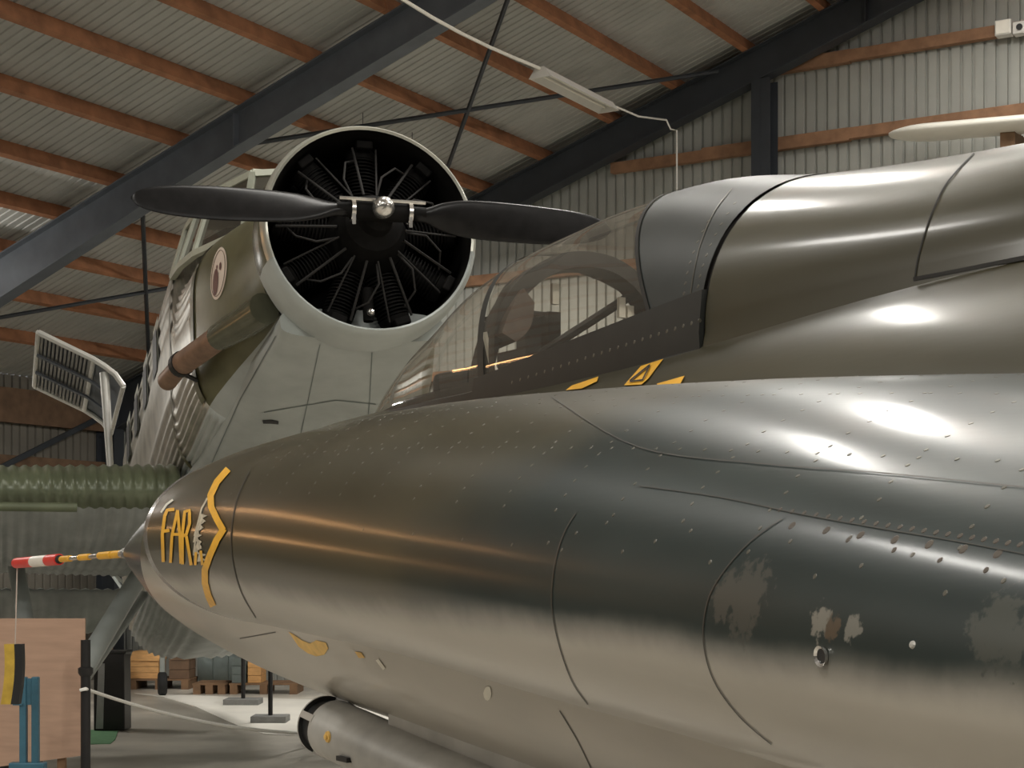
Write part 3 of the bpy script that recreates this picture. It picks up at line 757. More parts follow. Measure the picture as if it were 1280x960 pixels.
# rivet rows
def rivets(surf, pts, r, name, m, parent, hgt=.0005):
    mb = MB()
    for p in pts:
        h = surf.hit(*p)
        if h: mb.lathe([(0, r), (hgt, r * .8), (hgt * 1.1, .0001)], h[0], h[1], 8)
    if mb.f:
        o = mb.build(name, M[m]); fixparent(o, parent); o['kind'] = 'stuff'
def line(p, q, n): return [(p[0] + (q[0] - p[0]) * i / (n - 1), p[1] + (q[1] - p[1]) * i / (n - 1)) for i in range(n)]
pts = line((990, 657), (1290, 698), 8)
rivets(SN, pts, .0055, 'rivet_row', 'rivetdark', nac_o)
pts = line((975, 637), (1290, 683), 22) + line((1060, 675), (1290, 725), 5)
rivets(SN, pts, .0035, 'rivet_row', 'rivetdark', nac_o)
pts = []
# rows follow frames (constant station) and stringers on the skin
def nproj(sv, ph):
    t, z = nac(sv, ph); P = JM @ L(sv, t, z); return (640 + F * P.x / P.y, HZ - F * (P.z - EYE) / P.y)
for sv in [4.35 + .17 * i for i in range(15)]:
    pts += [nproj(sv + random.uniform(-.004, .004), math.radians(d)) for d in range(22, 88, 4)]
for d in (62, 40):
    pts += [nproj(4.4 + .06 * i, math.radians(d)) for i in range(46)]
pts += [nproj(5.9 + .07 * i, math.radians(14 + (i % 3) * 3)) for i in range(16)]
pts += [(330 + 62 * k, 648 + 6.6 * k) for k in range(7)]
rivets(SN, pts, .0032, 'rivet_row', 'rivet', nac_o)
rivets(SR, line((640, 478), (895, 394), 26), .0045, 'rivet_row', 'rivet', cng)
SH = MB(); SH.loft(patchH(rear, cst(5.14), 10, off=.006), closed=False); SHs = Surf(SH, JM)
rivets(SHs, [(846 + 0.55 * (385 - y) ** 1.0 * .0 + 8 + (((385 - y) / 130.) ** 2) * 45, y) for y in range(250, 385, 13)] + [(870 + (((385 - y) / 130.) ** 2) * 45, y + 4) for y in range(250, 385, 13)], .0045, 'rivet_row', 'rivet', rshell)
seams(SHs, [[(862, 388), (866, 350), (876, 305), (893, 265), (915, 236)]], 'panel_seam', rshell, 1.2, 'rivet')
# guard flag hanging on a string from the pitot guard
P0 = JM @ (base + dirp * (Lp * .985))
sY = P0.y
fr = tag(empty('warning_flag', at(16, 880, sY)), 'yellow and black hanging flag on a string below the striped pitot guard', 'flag')
off = -fr.location
mb = MB(); mb.tube([P0 + off, at(19, 806, sY) + off], .004, 5); mb.build('string', M['string'], fr)
def bent(x0, x1, m, nm):
    mb = MB(); rows = []
    for i in range(9):
        y = 805 + 75 * i / 8; dx = 2.5 * math.sin(i / 8 * PI) - i * .55
        a, b = at(x0 + dx, y, sY) + off, at(x1 + dx, y, sY) + off; t = Vector((0, .03, 0))
        rows.append([a - t, b - t, b + t, a + t])
    mb.loft(rows, caps=True); mb.build(nm, M[m], fr, True)
bent(7, 19.5, 'flagy', 'yellow_half'); bent(19.5, 29, 'black', 'black_half')

# ------------------------------------------------------------------ three-engined transport
JY = 9.6; yw = math.radians(17); al = math.radians(9.5)
HUB = at(477, 263, JY)
A = Vector((-math.sin(yw) * math.cos(al), math.cos(yw) * math.cos(al), -math.sin(al)))
S = Vector((-math.cos(yw), -math.sin(yw), 0)); U = S.cross(A)
if U.z < 0: U = -U
TB = Vector((HUB.x + A.x * 4, HUB.y + A.y * 4, 0))
ju = tag(empty('trimotor_aircraft', TB), 'green and grey corrugated trimotor aircraft with a black two-bladed nose propeller', 'aircraft')
JOFF = -TB
def J(a, b, c): return HUB + A * a + S * b + U * c + JOFF
TBI = Matrix.Translation(TB)
# fuselage: a, half width, top, bottom, squareness
BODY = [(.86, .585, .585, -.585, 1.0), (1.2, .63, .60, -.62, .92), (1.6, .72, .62, -.66, .68), (2.1, .815, .63, -.72, .50), (2.6, .845, .66, -.78, .52), (3.15, .855, .74, -.84, .46), (3.4, .855, 1.08, -.86, .46), (4.2, .855, 1.16, -.93, .46), (8, .855, 1.20, -1.42, .5), (10, .78, 1.15, -1.40, .55), (13.5, .38, .95, -.55, .7), (15.5, .12, .8, .1, .9)]
NB = 240
def bring(a, corr=0.0):
    w, t, b, e = interp(BODY, a); zc = (t + b) / 2; h = (t - b) / 2; out = []
    for k in range(NB):
        ph = 2 * PI * k / NB; r = 1 + (corr * .011 * math.sin(60 * ph))
        out.append(J(a, w * r * sgp(math.cos(ph), e), zc + h * r * sgp(math.sin(ph), e)))
    return out
st = [.86, 1.0, 1.2, 1.4, 1.6, 1.8, 2.0, 2.2]
bd = MB()
def bm_front(i, k):
    ph = (k + .5) / NB * 2 * PI; return 1 if math.sin(ph) < -.62 else 0
bd.loft([bring(a) for a in st], mfun=bm_front)
body = bd.build('nose_section', [M['jgreen'], M['jgrey']], ju, 'all')
st2 = [2.2, 2.35, 2.6, 2.9, 3.15, 3.25, 3.4, 3.8, 4.2, 5, 6, 7, 8, 9, 10, 11, 12, 13, 13.5, 14.5, 15.5]
b2 = MB()
b2.loft([bring(a, min(1, max(0, (a - 2.2) / .15))) for a in st2], mfun=lambda i, k: 1 if math.sin((k + .5) / NB * 2 * PI) < -.62 and st2[i] < 3.4 else (2 if math.sin((k + .5) / NB * 2 * PI) < -.62 else 0), caps=True)
cabin = b2.build('corrugated_fuselage', [M['jalu'], M['jgrey'], M['junder']], ju, 'all')
# belt frame between nose and cabin
mb = MB(); mb.loft([[J(a, 0, 0) + (p - J(a, 0, 0)) * 1.012 for p in bring(a)] for a in (2.16, 2.26)], skip=lambda i, k: math.sin(2 * PI * (k + .5) / NB) < -.55); mb.build('frame_band', M['jgreen'], ju)
mb = MB(); mb.loft([[J(a, 0, 0) + (p - J(a, 0, 0)) * 1.012 for p in bring(a)] for a in (3.36, 3.44)]); mb.build('frame_band', M['jgreen'], ju)
# cabin windows along the starboard side
for a in (4.6, 5.6, 6.6, 7.6):
    mb = MB()
    for (w, h, m, o) in ((.44, .44, 0, .862), (.36, .36, 1, .872)):
        mb.add([J(a - w / 2, o, .30), J(a + w / 2, o, .30), J(a + w / 2, o, .30 + h), J(a - w / 2, o, .30 + h)], [(0, 1, 2, 3)], m)
    mb.build('cabin_window', [M['jframe'], M['black']], ju)
# chin fairing under the engine
mb = MB(); rows = []
for a, w, t, b in ((.60, .50, -.40, -.585), (.9, .50, -.38, -.60), (1.6, .56, -.40, -.70), (2.4, .64, -.45, -.80), (3.3, .72, -.5, -.90), (4.2, .76, -.55, -.98)):
    rows.append([J(a, w * sgp(math.cos(p), .55), (t + b) / 2 + (t - b) / 2 * sgp(math.sin(p), .55)) for p in [2 * PI * k / 40 for k in range(40)]])
mb.loft(rows, caps=True); chin = mb.build('chin_fairing', M['jgrey'], ju, True); CH = mb
# cockpit glazing
def bar(p, q, r=.022, m='jframe', nm='window_bar', par=None):
    mb = MB(); mb.beam(p, q, r * 2, r * 2, up=U); return mb.build(nm, M[m], par or ckp)
rt = 1.07
K = {'fb': (1.95, .58), 'mb': (2.55, .80), 'rb': (3.38, .82)}
fbz, mbz, rbz = .60, .66, .76
ckp_mb = MB(); ckp_mb.add([J(2.15, .40, rt), J(2.65, .62, rt + .03), J(3.42, .72, rt + .06), J(3.42, -.72, rt + .06), J(2.65, -.62, rt + .03), J(2.15, -.40, rt)], [(0, 1, 2, 3, 4, 5)])
ckp_mb.add([J(2.15, .40, rt + .04), J(2.65, .62, rt + .07), J(3.42, .72, rt + .10), J(3.42, -.72, rt + .10), J(2.65, -.62, rt + .07), J(2.15, -.40, rt + .04)], [(0, 1, 2, 3, 4, 5)])
n = len(ckp_mb.v) - 12
ckp_mb.f += [(n + i, n + (i + 1) % 6, n + 6 + (i + 1) % 6, n + 6 + i) for i in range(6)]; ckp_mb.m += [0] * 6
ckp = ckp_mb.build('cockpit_roof', M['jframe'], ju)
for sd in (1, -1):
    f0, f1 = J(1.98, sd * .50, .58), J(2.15, sd * .40, rt)
    m0, m1 = J(2.60, sd * .76, .63), J(2.65, sd * .62, rt + .03)
    n0, n1 = J(3.0, sd * .82, .68), J(3.03, sd * .68, rt + .04)
    r0, r1 = J(3.38, sd * .84, .72), J(3.42, sd * .72, rt + .06)
    for (a_, b_) in ((f0, f1), (m0, m1), (n0, n1), (r0, r1), (f0, m0), (m0, n0), (n0, r0), (f1, m1), (m1, n1), (n1, r1)): bar(a_, b_)
    for (a_, b_, c_, d_) in ((f0, m0, m1, f1), (m0, n0, n1, m1), (n0, r0, r1, n1)):
        mb = MB(); mb.add([a_, b_, c_, d_], [(0, 1, 2, 3)]); mb.build('pane', M['jglass'], ckp)
for (b0_, b1_) in ((.50, 0), (0, -.50)):
    p = [J(1.98 if b0_ else 1.80, b0_, .58), J(1.98 if b1_ else 1.80, b1_, .58), J(2.15 if b1_ else 2.02, b1_ * .8, rt), J(2.15 if b0_ else 2.02, b0_ * .8, rt)]
    mb = MB(); mb.add(p, [(0, 1, 2, 3)]); mb.build('pane', M['jglass'], ckp)
    for i in range(4): bar(p[i], p[(i + 1) % 4])
mb = MB(); rows = [[J(a_, w_, .50), J(a_, w_, c_), J(a_, -w_, c_), J(a_, -w_, .50)] for a_, w_, c_ in ((2.3, .34, .74), (2.7, .52, .88), (3.34, .60, 1.02))]
mb.loft(rows, caps=True); mb.build('dark_backing_box', M['pitblack'], ckp)  # dark block added behind the panes so the glass looks dark
mb = MB(); mb.tube([J(2.9, -.1, rt + .1), J(2.9, -.1, rt + .42)], .012, 6); mb.build('antenna', M['jframe'], ckp)
mb = MB(); mb.tube([J(1.5, .25, .55), J(1.5, .25, .82)], .012, 6); mb.build('sight_pin', M['jframe'], body)
# engine cowling ring
cowl = MB(); RC = .66
prof = [(.80, RC * .90), (.62, RC * .985), (.45, RC * 1.0), (.33, RC * .985), (.29, RC * .965), (.275, RC * .945), (.285, RC * .925), (.33, RC * .915), (.8, RC * .86)]
ax0 = A; o0 = J(0, 0, 0)
NC = 72
rings = []
for h, r in prof: rings.append([J(h, r * math.sin(2 * PI * k / NC), r * math.cos(2 * PI * k / NC)) for k in range(NC)])
def cm(i, k):
    ang = 2 * PI * (k + .5) / NC    # 0 = top, growing to starboard (viewer's left)
    lower = math.radians(108) < ang < math.radians(262)
    if i >= 6: return 2
    if i >= 3 and not lower: return 1
    return 3 if lower else 0
cowl.loft(rings, mfun=cm); cw = cowl.build('engine_cowling', [M['cowlgreen'], M['cowlrim'], M['engine'], M['jgrey']], ju, True)
# radial engine
mb = MB(); mb.lathe([(.78, .001), (.78, .60)], J(0, 0, 0), A, 40); mb.build('firewall', M['engine'], ju)
mb = MB(); mb.lathe([(.05, .05), (.08, .09), (.16, .10), (.20, .17), (.34, .22), (.42, .24), (.75, .24)], J(0, 0, 0), A, 32); crank = mb.build('crankcase', M['engine'], ju, True)
for i in range(9):
    an = 2 * PI * i / 9; dr = S * math.sin(an) + U * math.cos(an); tg = S * math.cos(an) - U * math.sin(an)
    mb = MB(); pr_ = []
    h = .20
    while h < .50:
        pr_ += [(h, .075), (h, .098), (h + .008, .098), (h + .008, .075)]; h += .022
    pr_ += [(.50, .095), (.55, .09), (.575, .06), (.58, .001)]
    mb.lathe(pr_, J(.52, 0, 0), dr, 16); cy = mb.build('cylinder', M['engine'], ju, True)
    for q_ in (-.055, .055):
        mb = MB(); mb.tube([J(.28, 0, 0) + dr * .20 + tg * q_ * .7, J(.40, 0, 0) + dr * .54 + tg * q_ * 1.3], .0085 if q_ > 0 else .006, 6); mb.build('pushrod', M['pushrod'], cy, True)
    mb = MB(); mb.box(J(.42, 0, 0) + dr * .56, (.10, .10, .05), M=Matrix((tg, A, dr)).transposed()); mb.build('rocker_box', M['engine'], cy, bevel=.01)
    mb = MB(); mb.tube([J(.30, 0, 0) + dr * .19 + tg * .10, J(.30, 0, 0) + dr * .30 + tg * .15, J(.34, 0, 0) + dr * .42 + tg * .13, J(.42, 0, 0) + dr * .47 + tg * .06], .007, 6); mb.build('ignition_lead', M['pushrod'], cy, True)
mb = MB(); mb.tube([J(.30, .19 * math.sin(2 * PI * k / 40), .19 * math.cos(2 * PI * k / 40)) for k in range(41)], .014, 6); mb.build('ignition_ring', M['pushrod'], crank, True)
mb = MB(); mb.lathe([(0, .036), (.2, .03)], J(.38, .015, -.34), -U, 12, caps=True); mb.build('sump', M['engine'], crank, True)
mb = MB(); mb.lathe([(-.024, .001), (-.017, .017), (0, .024), (.017, .017), (.024, .001)], J(.33, .01, -.50), A, 14); mb.build('sump_plug', M['chrome'], crank, True)
# propeller
pr_o = MB(); pr_o.lathe([(-.12, .001), (-.116, .024), (-.10, .046), (-.055, .064), (-.01, .058), (.01, .04), (.05, .035)], J(0, 0, 0), A, 24); hubm = pr_o.build('hub_cap', M['chrome'], ju, True)
for sd in (1, -1):
    tilt = math.radians(-1.0); D = (S * sd)
    mb = MB(); mb.lathe([(.0, .055), (.17, .055), (.19, .042), (.26, .04)], J(.02, 0, 0), D, 20); bh = mb.build('blade_socket', M['engine'], ju, True)
    mb = MB(); mb.lathe([(.155, .058), (.155, .066), (.178, .066), (.178, .058)], J(.02, 0, 0), D, 20); mb.build('socket_clamp', M['chrome'], bh, True)
    mb = MB(); mb.tube([J(-.035, 0, .045) + D * .03, J(-.035, 0, .045) + D * .25], .012, 8); mb.build('hub_link', M['chrome'], bh, True)
    mb = MB(); mb.box(J(-.02, 0, -.07) + D * .165, (.02, .02, .06)); mb.build('clamp_bolt', M['chrome'], bh)
    bl = MB(); rows = []
    TBL = [(.20, .040, .040, 34), (.26, .044, .036, 32), (.36, .080, .028, 26), (.50, .106, .020, 20), (.75, .113, .015, 15), (1.0, .108, .011, 11), (1.2, .092, .009, 9), (1.32, .066, .006, 8), (1.38, .036, .004, 8), (1.40, .008, .002, 8)]
    for i in range(40):
        x = .20 + 1.2 * i / 39; hw, th, pt = interp(TBL, x); pa_ = math.radians(pt)
        cx = (U * math.cos(pa_) * 1 + A * math.sin(pa_) * sd); nx = cx.cross(D)
        rows.append([J(.02, 0, 0) + D * x + cx * hw * math.cos(a) + nx * th * math.sin(a) - U * .012 * min(1, x) * (1 if sd > 0 else 2.0) for a in [2 * PI * k / 18 for k in range(18)]])
    bl.loft(rows, caps=True); bl.build('propeller_blade', M['prop'], ju, 'all')
# exhaust collector and pipe on the starboard side
mb = MB(); mb.tube([J(.80, .56, -.35), J(1.0, .63, -.36), J(1.2, .70, -.36), J(1.38, .76, -.36)], [.10, .10, .095, .085], 16); co = mb.build('exhaust_collector', M['cowlgreen'], ju, True)
mb = MB(); mb.tube([J(1.36, .755, -.36), J(2.0, .93, -.36)], .078, 18); mb.tube([J(2.0, .93, -.36), J(2.42, .985, -.36)], [.062, .068], 18); mb.build('exhaust_pipe', M['exhaust'], co, True)
mb = MB(); mb.tube([J(1.97, .923, -.36), J(2.03, .937, -.36)], .085, 18); mb.tube([J(2.05, .9, -.42), J(2.1, .82, -.44)], .016, 8); mb.build('pipe_clamp', M['black'], co)
# wings with chordwise corrugation
def wing(sd, b0, b1):
    mb = MB(); rows = []; nb = int((b1 - b0) / .02); NP = 36
    for i in range(nb + 1):
        b = b0 + (b1 - b0) * i / nb; k = (b - b0) / 8.0
        le = 3.35 + .9 * k; ch = 3.5 - 1.4 * k; th = .33 - .16 * k; c0 = -.915 + .10 * k
        cr = .011 * math.sin(2 * PI * b / .082); ring = []
        for j in range(NP):
            a = 2 * PI * j / NP; x = .5 - .5 * math.cos(a)
            t = th * 2 * (1.4845 * math.sqrt(max(x, 0)) - .63 * x - 1.758 * x * x + 1.4215 * x ** 3 - .5075 * x ** 4) * 1.05
            up = math.sin(a) >= 0
            ring.append(J(le + x * ch - (cr * .9 if x < .05 else 0), sd * b, c0 - .02 * x * ch + (t if up else -t * .75) + cr * (1 if up else -1)))
        rows.append(ring)
    mb.loft(rows, mfun=lambda i, k: 0 if (k < NP / 2 or k >= NP - 2) else 1, caps=True)
    w = mb.build('wing', [M['jwing'], M['junder']], ju, 'all')
    # flap carried below the trailing edge
    mb = MB(); rows = []; nb = int((b1 - b0 - .3) / .025)
    for i in range(nb + 1):
        b = b0 + .2 + (b1 - b0 - .3) * i / nb; k = (b - b0) / 8.0; le = 3.35 + .9 * k + (3.5 - 1.4 * k) + .02
        cr = .009 * math.sin(2 * PI * b / .10); ring = []
        for j in range(16):
            a = 2 * PI * j / 16; x = .5 - .5 * math.cos(a); ring.append(J(le + x * .75, sd * b, -1.12 - .30 * x + .07 * math.sin(a) * (1 - x * .8) + cr))
        rows.append(ring)
    mb.loft(rows, caps=True); mb.build('flap', M['junder'], w, 'all')
    return w
wg = wing(1, .80, 6.0); wing(-1, .80, 6.0)
mb = MB(); mb.tube([J(3.36, 1.55, -1.06), J(3.40, 3.4, -1.05)], .035, 10); mb.build('leading_edge_pipe', M['jwing'], wg, True)
# tail
mb = MB(); rows = []
for c, a0_, a1_ in ((.8, 13.4, 15.4), (2.1, 14.4, 15.6)): rows.append([J(a0_ + (a1_ - a0_) * (.5 - .5 * math.cos(p)), .05 * math.sin(p), c) for p in [2 * PI * k / 16 for k in range(16)]])
mb.loft(rows, caps=True); mb.build('tail_fin', M['jwing'], ju, True)
for sd in (1, -1):
    mb = MB(); rows = []
    for b, a0_, a1_ in ((.1, 13.6, 15.2), (2.0, 14.1, 15.1)): rows.append([J(a0_ + (a1_ - a0_) * (.5 - .5 * math.cos(p)), sd * b, .75 + .05 * math.sin(p)) for p in [2 * PI * k / 16 for k in range(16)]])
    mb.loft(rows, caps=True); mb.build('tailplane', M['jwing'], ju, True)
tw = J(13.6, 0, 0) + TB; tk_ = tw.y / F
T0 = Vector((tw.x, tw.y, .18)) + JOFF; T1 = Vector((tw.x, tw.y, zat0(760, tw.y))) + JOFF
mb = MB(); mb.tube([T0 + Vector((0, 0, .08)), T1, J(13.6, 0, -.3)], .036, 10); tst = mb.build('tail_strut', M['jgrey'], ju, True)
mb = MB(); mb.tube([T1 - Vector((0, 0, .16)), Vector((tw.x + (150 - 206) * tk_, tw.y - .6, zat0(709, tw.y))) + JOFF, J(12.2, .3, -.75)], .022, 8); mb.build('strut_arm', M['jgrey'], tst, True)
mb = MB(); wheel(mb, Vector((tw.x, tw.y, .16)) + JOFF, S, .16, .11); mb.build('tail_wheel', M['rubber'], ju, True)
# main gear
for sd in (1, -1):
    wc = J(3.1, sd * 1.95, 0) + TB; wc = Vector((wc.x, wc.y, .55)) + JOFF
    mb = MB(); mb.tube([wc + S * (-.16 * sd), J(5.6, sd * 1.95, -1.12)], .07, 12); mb.build('gear_strut', M['jgrey'], ju, True)
    mb = MB(); mb.tube([wc + S * (-.20 * sd), J(5.3, sd * .85, -1.05)], [.085, .075], 12); mb.build('gear_strut', M['jgrey'], ju, True)
    mb = MB(); mb.tube([wc + S * (-.20 * sd), J(7.0, sd * .80, -1.15)], [.06, .05], 12); mb.build('gear_strut', M['jgrey'], ju, True)
    mb = MB(); wheel(mb, wc, S, .55, .30); gw = mb.build('main_wheel', M['rubber'], ju, True)
    mb = MB(); mb.lathe([(-.17, .26), (-.19, .1), (-.19, .001)], wc, S, 20); mb.build('wheel_hub', M['jgrey'], gw, True)
# open cargo hatch door hinged at the roof edge
hd_root = MB()
path = [(.88, 1.16), (.96, 1.28), (1.06, 1.36), (1.17, 1.43), (1.42, 1.55), (1.71, 1.69)]
for a in (8.0, 10.0): hd_root.tube([J(a, b, c) for b, c in path], .03, 8)
for i in (0, 3, 5): hd_root.tube([J(8.0, *path[i]), J(10.0, *path[i])], .026, 8)
hd = hd_root.build('cargo_hatch', M['hatchwhite'], ju, True)
mb = MB(); mb.loft([[J(a, b, c + .035) for b, c in path] for a in (8.0, 10.0)], closed=False); mb.build('hatch_skin', M['steel'], hd, True)
for i in range(13):
    k = (i + .5) / 13; b = 1.19 + .50 * k; c = 1.437 + .245 * k
    mb = MB(); mb.beam(J(8.05, b, c), J(9.95, b, c), .022, .03, up=U); mb.build('hatch_rib', M['hatchgrey'], hd)
for a in (8.65, 9.3):
    mb = MB(); mb.beam(J(a, .98, 1.24), J(a, 1.17, 1.385), .07, .02, up=U); mb.beam(J(a, 1.17, 1.385), J(a, 1.71, 1.645), .07, .02, up=U); mb.build('hatch_brace', M['steel'], hd)
mb = MB(); mb.tube([J(8.1, 1.06, 1.32), J(8.1, 1.0, .10)], [.05, .03], 10); mb.build('hatch_prop', M['hatchwhite'], hd, True)

# emblem and small marks on the nose (cast onto the nose skin)
SB = Surf(bd, TBI)
def fixj(o, par): o.parent = par; o.matrix_parent_inverse = Matrix.Translation(-TB)
def ell(surf, c, rx, ry, rot, lift, n=28):
    vs = []
    for k in range(n):
        a = 2 * PI * k / n; x, y = rx * math.cos(a), ry * math.sin(a)
        h = surf.hit(c[0] + x * math.cos(rot) - y * math.sin(rot), c[1] + x * math.sin(rot) + y * math.cos(rot))
        if not h: return None
        vs.append(h[0] + h[1] * lift)
    mb = MB(); rings_ = []
    for q in (1.0, .75, .5, .25, .02):
        rg = []
        for k in range(n):
            a = 2 * PI * k / n; x, y = q * rx * math.cos(a), q * ry * math.sin(a)
            h = surf.hit(c[0] + x * math.cos(rot) - y * math.sin(rot), c[1] + x * math.sin(rot) + y * math.cos(rot))
            rg.append(h[0] + h[1] * lift)
        rings_.append(rg)
    mb.loft(rings_); return mb
CE = (274, 342)
e1 = ell(SB, CE, 9.5, 33, .12, .004)
if e1:
    em = e1.build('unit_emblem', M['emblem']); fixj(em, body)
    for (dx, dy, rx, ry) in ((-3.2, 11, 3.2, 17), (2.6, -9, 1.4, 5), (-1.5, -8, .9, 2.5)):
        e2 = ell(SB, (CE[0] + dx, CE[1] + dy), rx, ry, .06, .008, 16)
        if e2: fixj(e2.build('emblem_figure', M['emblemfig']), body)
    mb = MB(); ring_ = [(CE[0] + 7.8 * math.cos(t) * math.cos(.12) - 29 * math.sin(t) * math.sin(.12), CE[1] + 7.8 * math.cos(t) * math.sin(.12) + 29 * math.sin(t) * math.cos(.12)) for t in [2 * PI * k / 40 for k in range(41)]]
    stroke(mb, SB, ring_, .7, .007, 4); fixj(mb.build('emblem_ring', M['rust']), body)
else: print('EMBLEM MISS')
SCh = Surf(CH, TBI)
for ln in ([(345, 420), (300, 500), (262, 585)], [(400, 430), (385, 500), (372, 560)], [(465, 440), (462, 500), (458, 540)], [(330, 515), (420, 500), (470, 505)]):
    mb = MB(); stroke(mb, SCh, ln, 1.2, .003, 8)
    if mb.f: fixj(mb.build('panel_seam', M['drum']), chin)
h = SCh.hit(338, 527)
if h:
    mb = MB(); poly(mb, SCh, [(328, 525), (338, 524), (348, 526), (348, 530), (338, 529), (329, 529)], .004); fixj(mb.build('drain_slot', M['black']), chin)
mb = MB(); mb.tube([J(3.05, .12, -.86), J(2.95, .12, -.98)], [.05, .03], 10); mb.build('drain_pipe', M['jgrey'], chin, True)
mb = MB(); mb.tube([J(2.9, -.14, -.84), J(2.8, -.14, -.94)], [.05, .03], 10); mb.build('drain_pipe', M['jgrey'], chin, True)

# ------------------------------------------------------------------ things on the floor
def gz(px, Y): return Vector(((px - 640) / F * Y, Y, 0))
def zat(py, Y): return EYE + (HZ - py) / F * Y
# white painted display area
pp = [(168, 867), (205, 872), (245, 884), (275, 898), (300, 909), (330, 918), (395, 921), (560, 921), (560, 880), (420, 876), (300, 872)]
g = [ground(*p) for p in pp]
mb = MB(); n = len(g); mb.add([p + Vector((0, 0, .002)) for p in g] + [p + Vector((0, 0, .008)) for p in g], [tuple(range(n)), tuple(range(n, 2 * n))] + [(i, (i + 1) % n, n + (i + 1) % n, n + i) for i in range(n)])
tag(mb.build('display_mat', M['mat_white']), 'large white floor mat with a rounded corner behind the jet', 'mat')
# barrier posts standing on flat slabs
for (px, py, ln, lab) in ((304, 878, 64, 'slim black barrier post on a grey slab, the one farther from the jet pod'), (338, 900, 64, 'slim black barrier post on a grey slab, beside the open jet pod')):
    b = ground(px, py + 2, .008); Y = b.y
    rt_ = tag(empty('barrier_post', b), lab, 'post')
    mb = MB(); wd_ = 44 * Y / F; mb.box((0, 0, .035), (wd_, wd_ * .9, .07)); mb.build('base_slab', M['slab'], rt_, bevel=.006)
    mb = MB(); mb.tube([(0, 0, .07), (0, 0, 1.0)], .026, 10); mb.build('pole', M['postblack'], rt_, True)
# plywood display board with rope post
BY = 10.9
br = tag(empty('display_board', gz(50, BY)), 'plain tan plywood board standing behind the blue metal stand', 'board')
mb = MB(); x0, x1 = (-40 - 50) / F * BY, (104 - 50) / F * BY; zt_, zb_ = zat(773, BY), zat(952, BY)
mb.hexa([(x0, 0, zb_ - .06), (x1, 0, zb_ + .04), (x1, .02, zb_ + .04), (x0, .02, zb_ - .06)], [(x0, 0, zt_), (x1 + .012, 0, zt_), (x1 + .012, .02, zt_), (x0, .02, zt_)]); mb.build('panel', M['ply'], br)
for x in (x0 + .1, x1 - .15):
    mb = MB(); mb.box((x, .045, zt_ * .48), (.05, .05, zt_ * .96)); mb.build('leg', M['pallet'], br)
PY = 10.7
rp = tag(empty('rope_post', gz(107, PY)), 'tall black rope post at the edge of the plywood board', 'post')
mb = MB(); mb.tube([(0, 0, .03), (0, 0, zat(800, PY))], .031, 14); mb.build('pole', M['postblack'], rp, True)
mb = MB(); mb.lathe([(0, .15), (.02, .14), (.035, .04)], (0, 0, .0), (0, 0, 1), 24, caps=True); mb.build('foot', M['postblack'], rp, True)
mb = MB(); mb.lathe([(0, .035), (.02, .048), (.05, .048), (.06, .03)], (0, 0, zat(845, PY)), (0, 0, 1), 16); mb.build('collar', M['postblack'], rp, True)
mb = MB(); pts = [at(100, 863, PY - .05), at(107, 861, PY - .05)]
for i in range(1, 17):
    k = i / 16; px = 107 + (400 - 107) * k; Y = PY - .05 + 5.5 * k; y = 861 + 56 * (1 - (1 - k) ** 1.9)
    pts.append(at(px, y, Y))
mb.tube(pts, [.011 + .006 * (i / len(pts)) for i in range(len(pts))], 8); tag(mb.build('barrier_rope', M['rope'], None, True), 'white barrier rope sagging away from the tall black post', 'rope')
endp = pts[-1]; rp2 = tag(empty('rope_post', (endp.x, endp.y, 0)), 'black rope post behind the jet pod where the rope ends', 'post')
mb = MB(); mb.tube([(0, 0, .03), (0, 0, endp.z + .1)], .026, 12); mb.build('pole', M['postblack'], rp2, True)
mb = MB(); mb.lathe([(0, .15), (.02, .14), (.035, .03)], (0, 0, 0), (0, 0, 1), 20, caps=True); mb.build('foot', M['postblack'], rp2, True)
# blue steel stand
SY = 10.3
bs = tag(empty('steel_stand', gz(37, SY)), 'blue steel stand with two square uprights before the plywood board', 'stand')
k = SY / F
for px in (29.5, 44.5):
    mb = MB(); mb.box(((px - 37) * k, 0, zat(846, SY) / 2), (8.5 * k, .05, zat(846, SY))); mb.build('upright', M['bluesteel'], bs, bevel=.006)
mb = MB(); mb.box((0, .005, (zat(848, SY) + zat(881, SY)) / 2), (14 * k, .035, 33 * k)); mb.build('cross_plate', M['bluesteel'], bs)
mb = MB(); mb.box((-.01, 0, zat(958, SY)), (44 * k, .08, .05)); mb.build('lower_rail', M['bluesteel'], bs, bevel=.006)
mb = MB(); mb.box(((24 - 37) * k, -.02, zat(880, SY)), (.06, .03, .012)); mb.build('hook', M['bluesteel'], bs)
for s in (-1, 1): mb = MB(); mb.box((s * .10, 0, .03), (.08, .5, .06)); mb.build('foot', M['bluesteel'], bs)
# bin
bb = ground(137, 914); Y = bb.y; k = Y / F
bn = tag(empty('floor_bin', bb + Vector((0, 0, .006))), 'tall black bin with a painted highlight stripe on the green mat', 'bin')
mb = MB(); mb.hexa([(-20 * k, -.0, 0), (19 * k, 0, 0), (19 * k, .3, 0), (-20 * k, .3, 0)], [(-20 * k, 0, 97 * k), (18 * k, 0, 97 * k), (18 * k, .3, 97 * k), (-20 * k, .3, 97 * k)]); mb.build('body', M['bin'], bn, bevel=.01)
mb = MB(); mb.hexa([(-17 * k, -.006, .02), (-8 * k, -.006, .02), (-8 * k, 0, .02), (-17 * k, 0, .02)], [(-14 * k, -.006, 84 * k), (-6 * k, -.006, 84 * k), (-6 * k, 0, 84 * k), (-14 * k, 0, 84 * k)]); mb.build('stripe', M['binhighlight'], bn)  # pale strip stands in for a highlight on the bin's front
mb = MB(); mb.box((0, .15, 98 * k), (41 * k, .33, .03)); mb.build('lid', M['bin'], bn, bevel=.008)
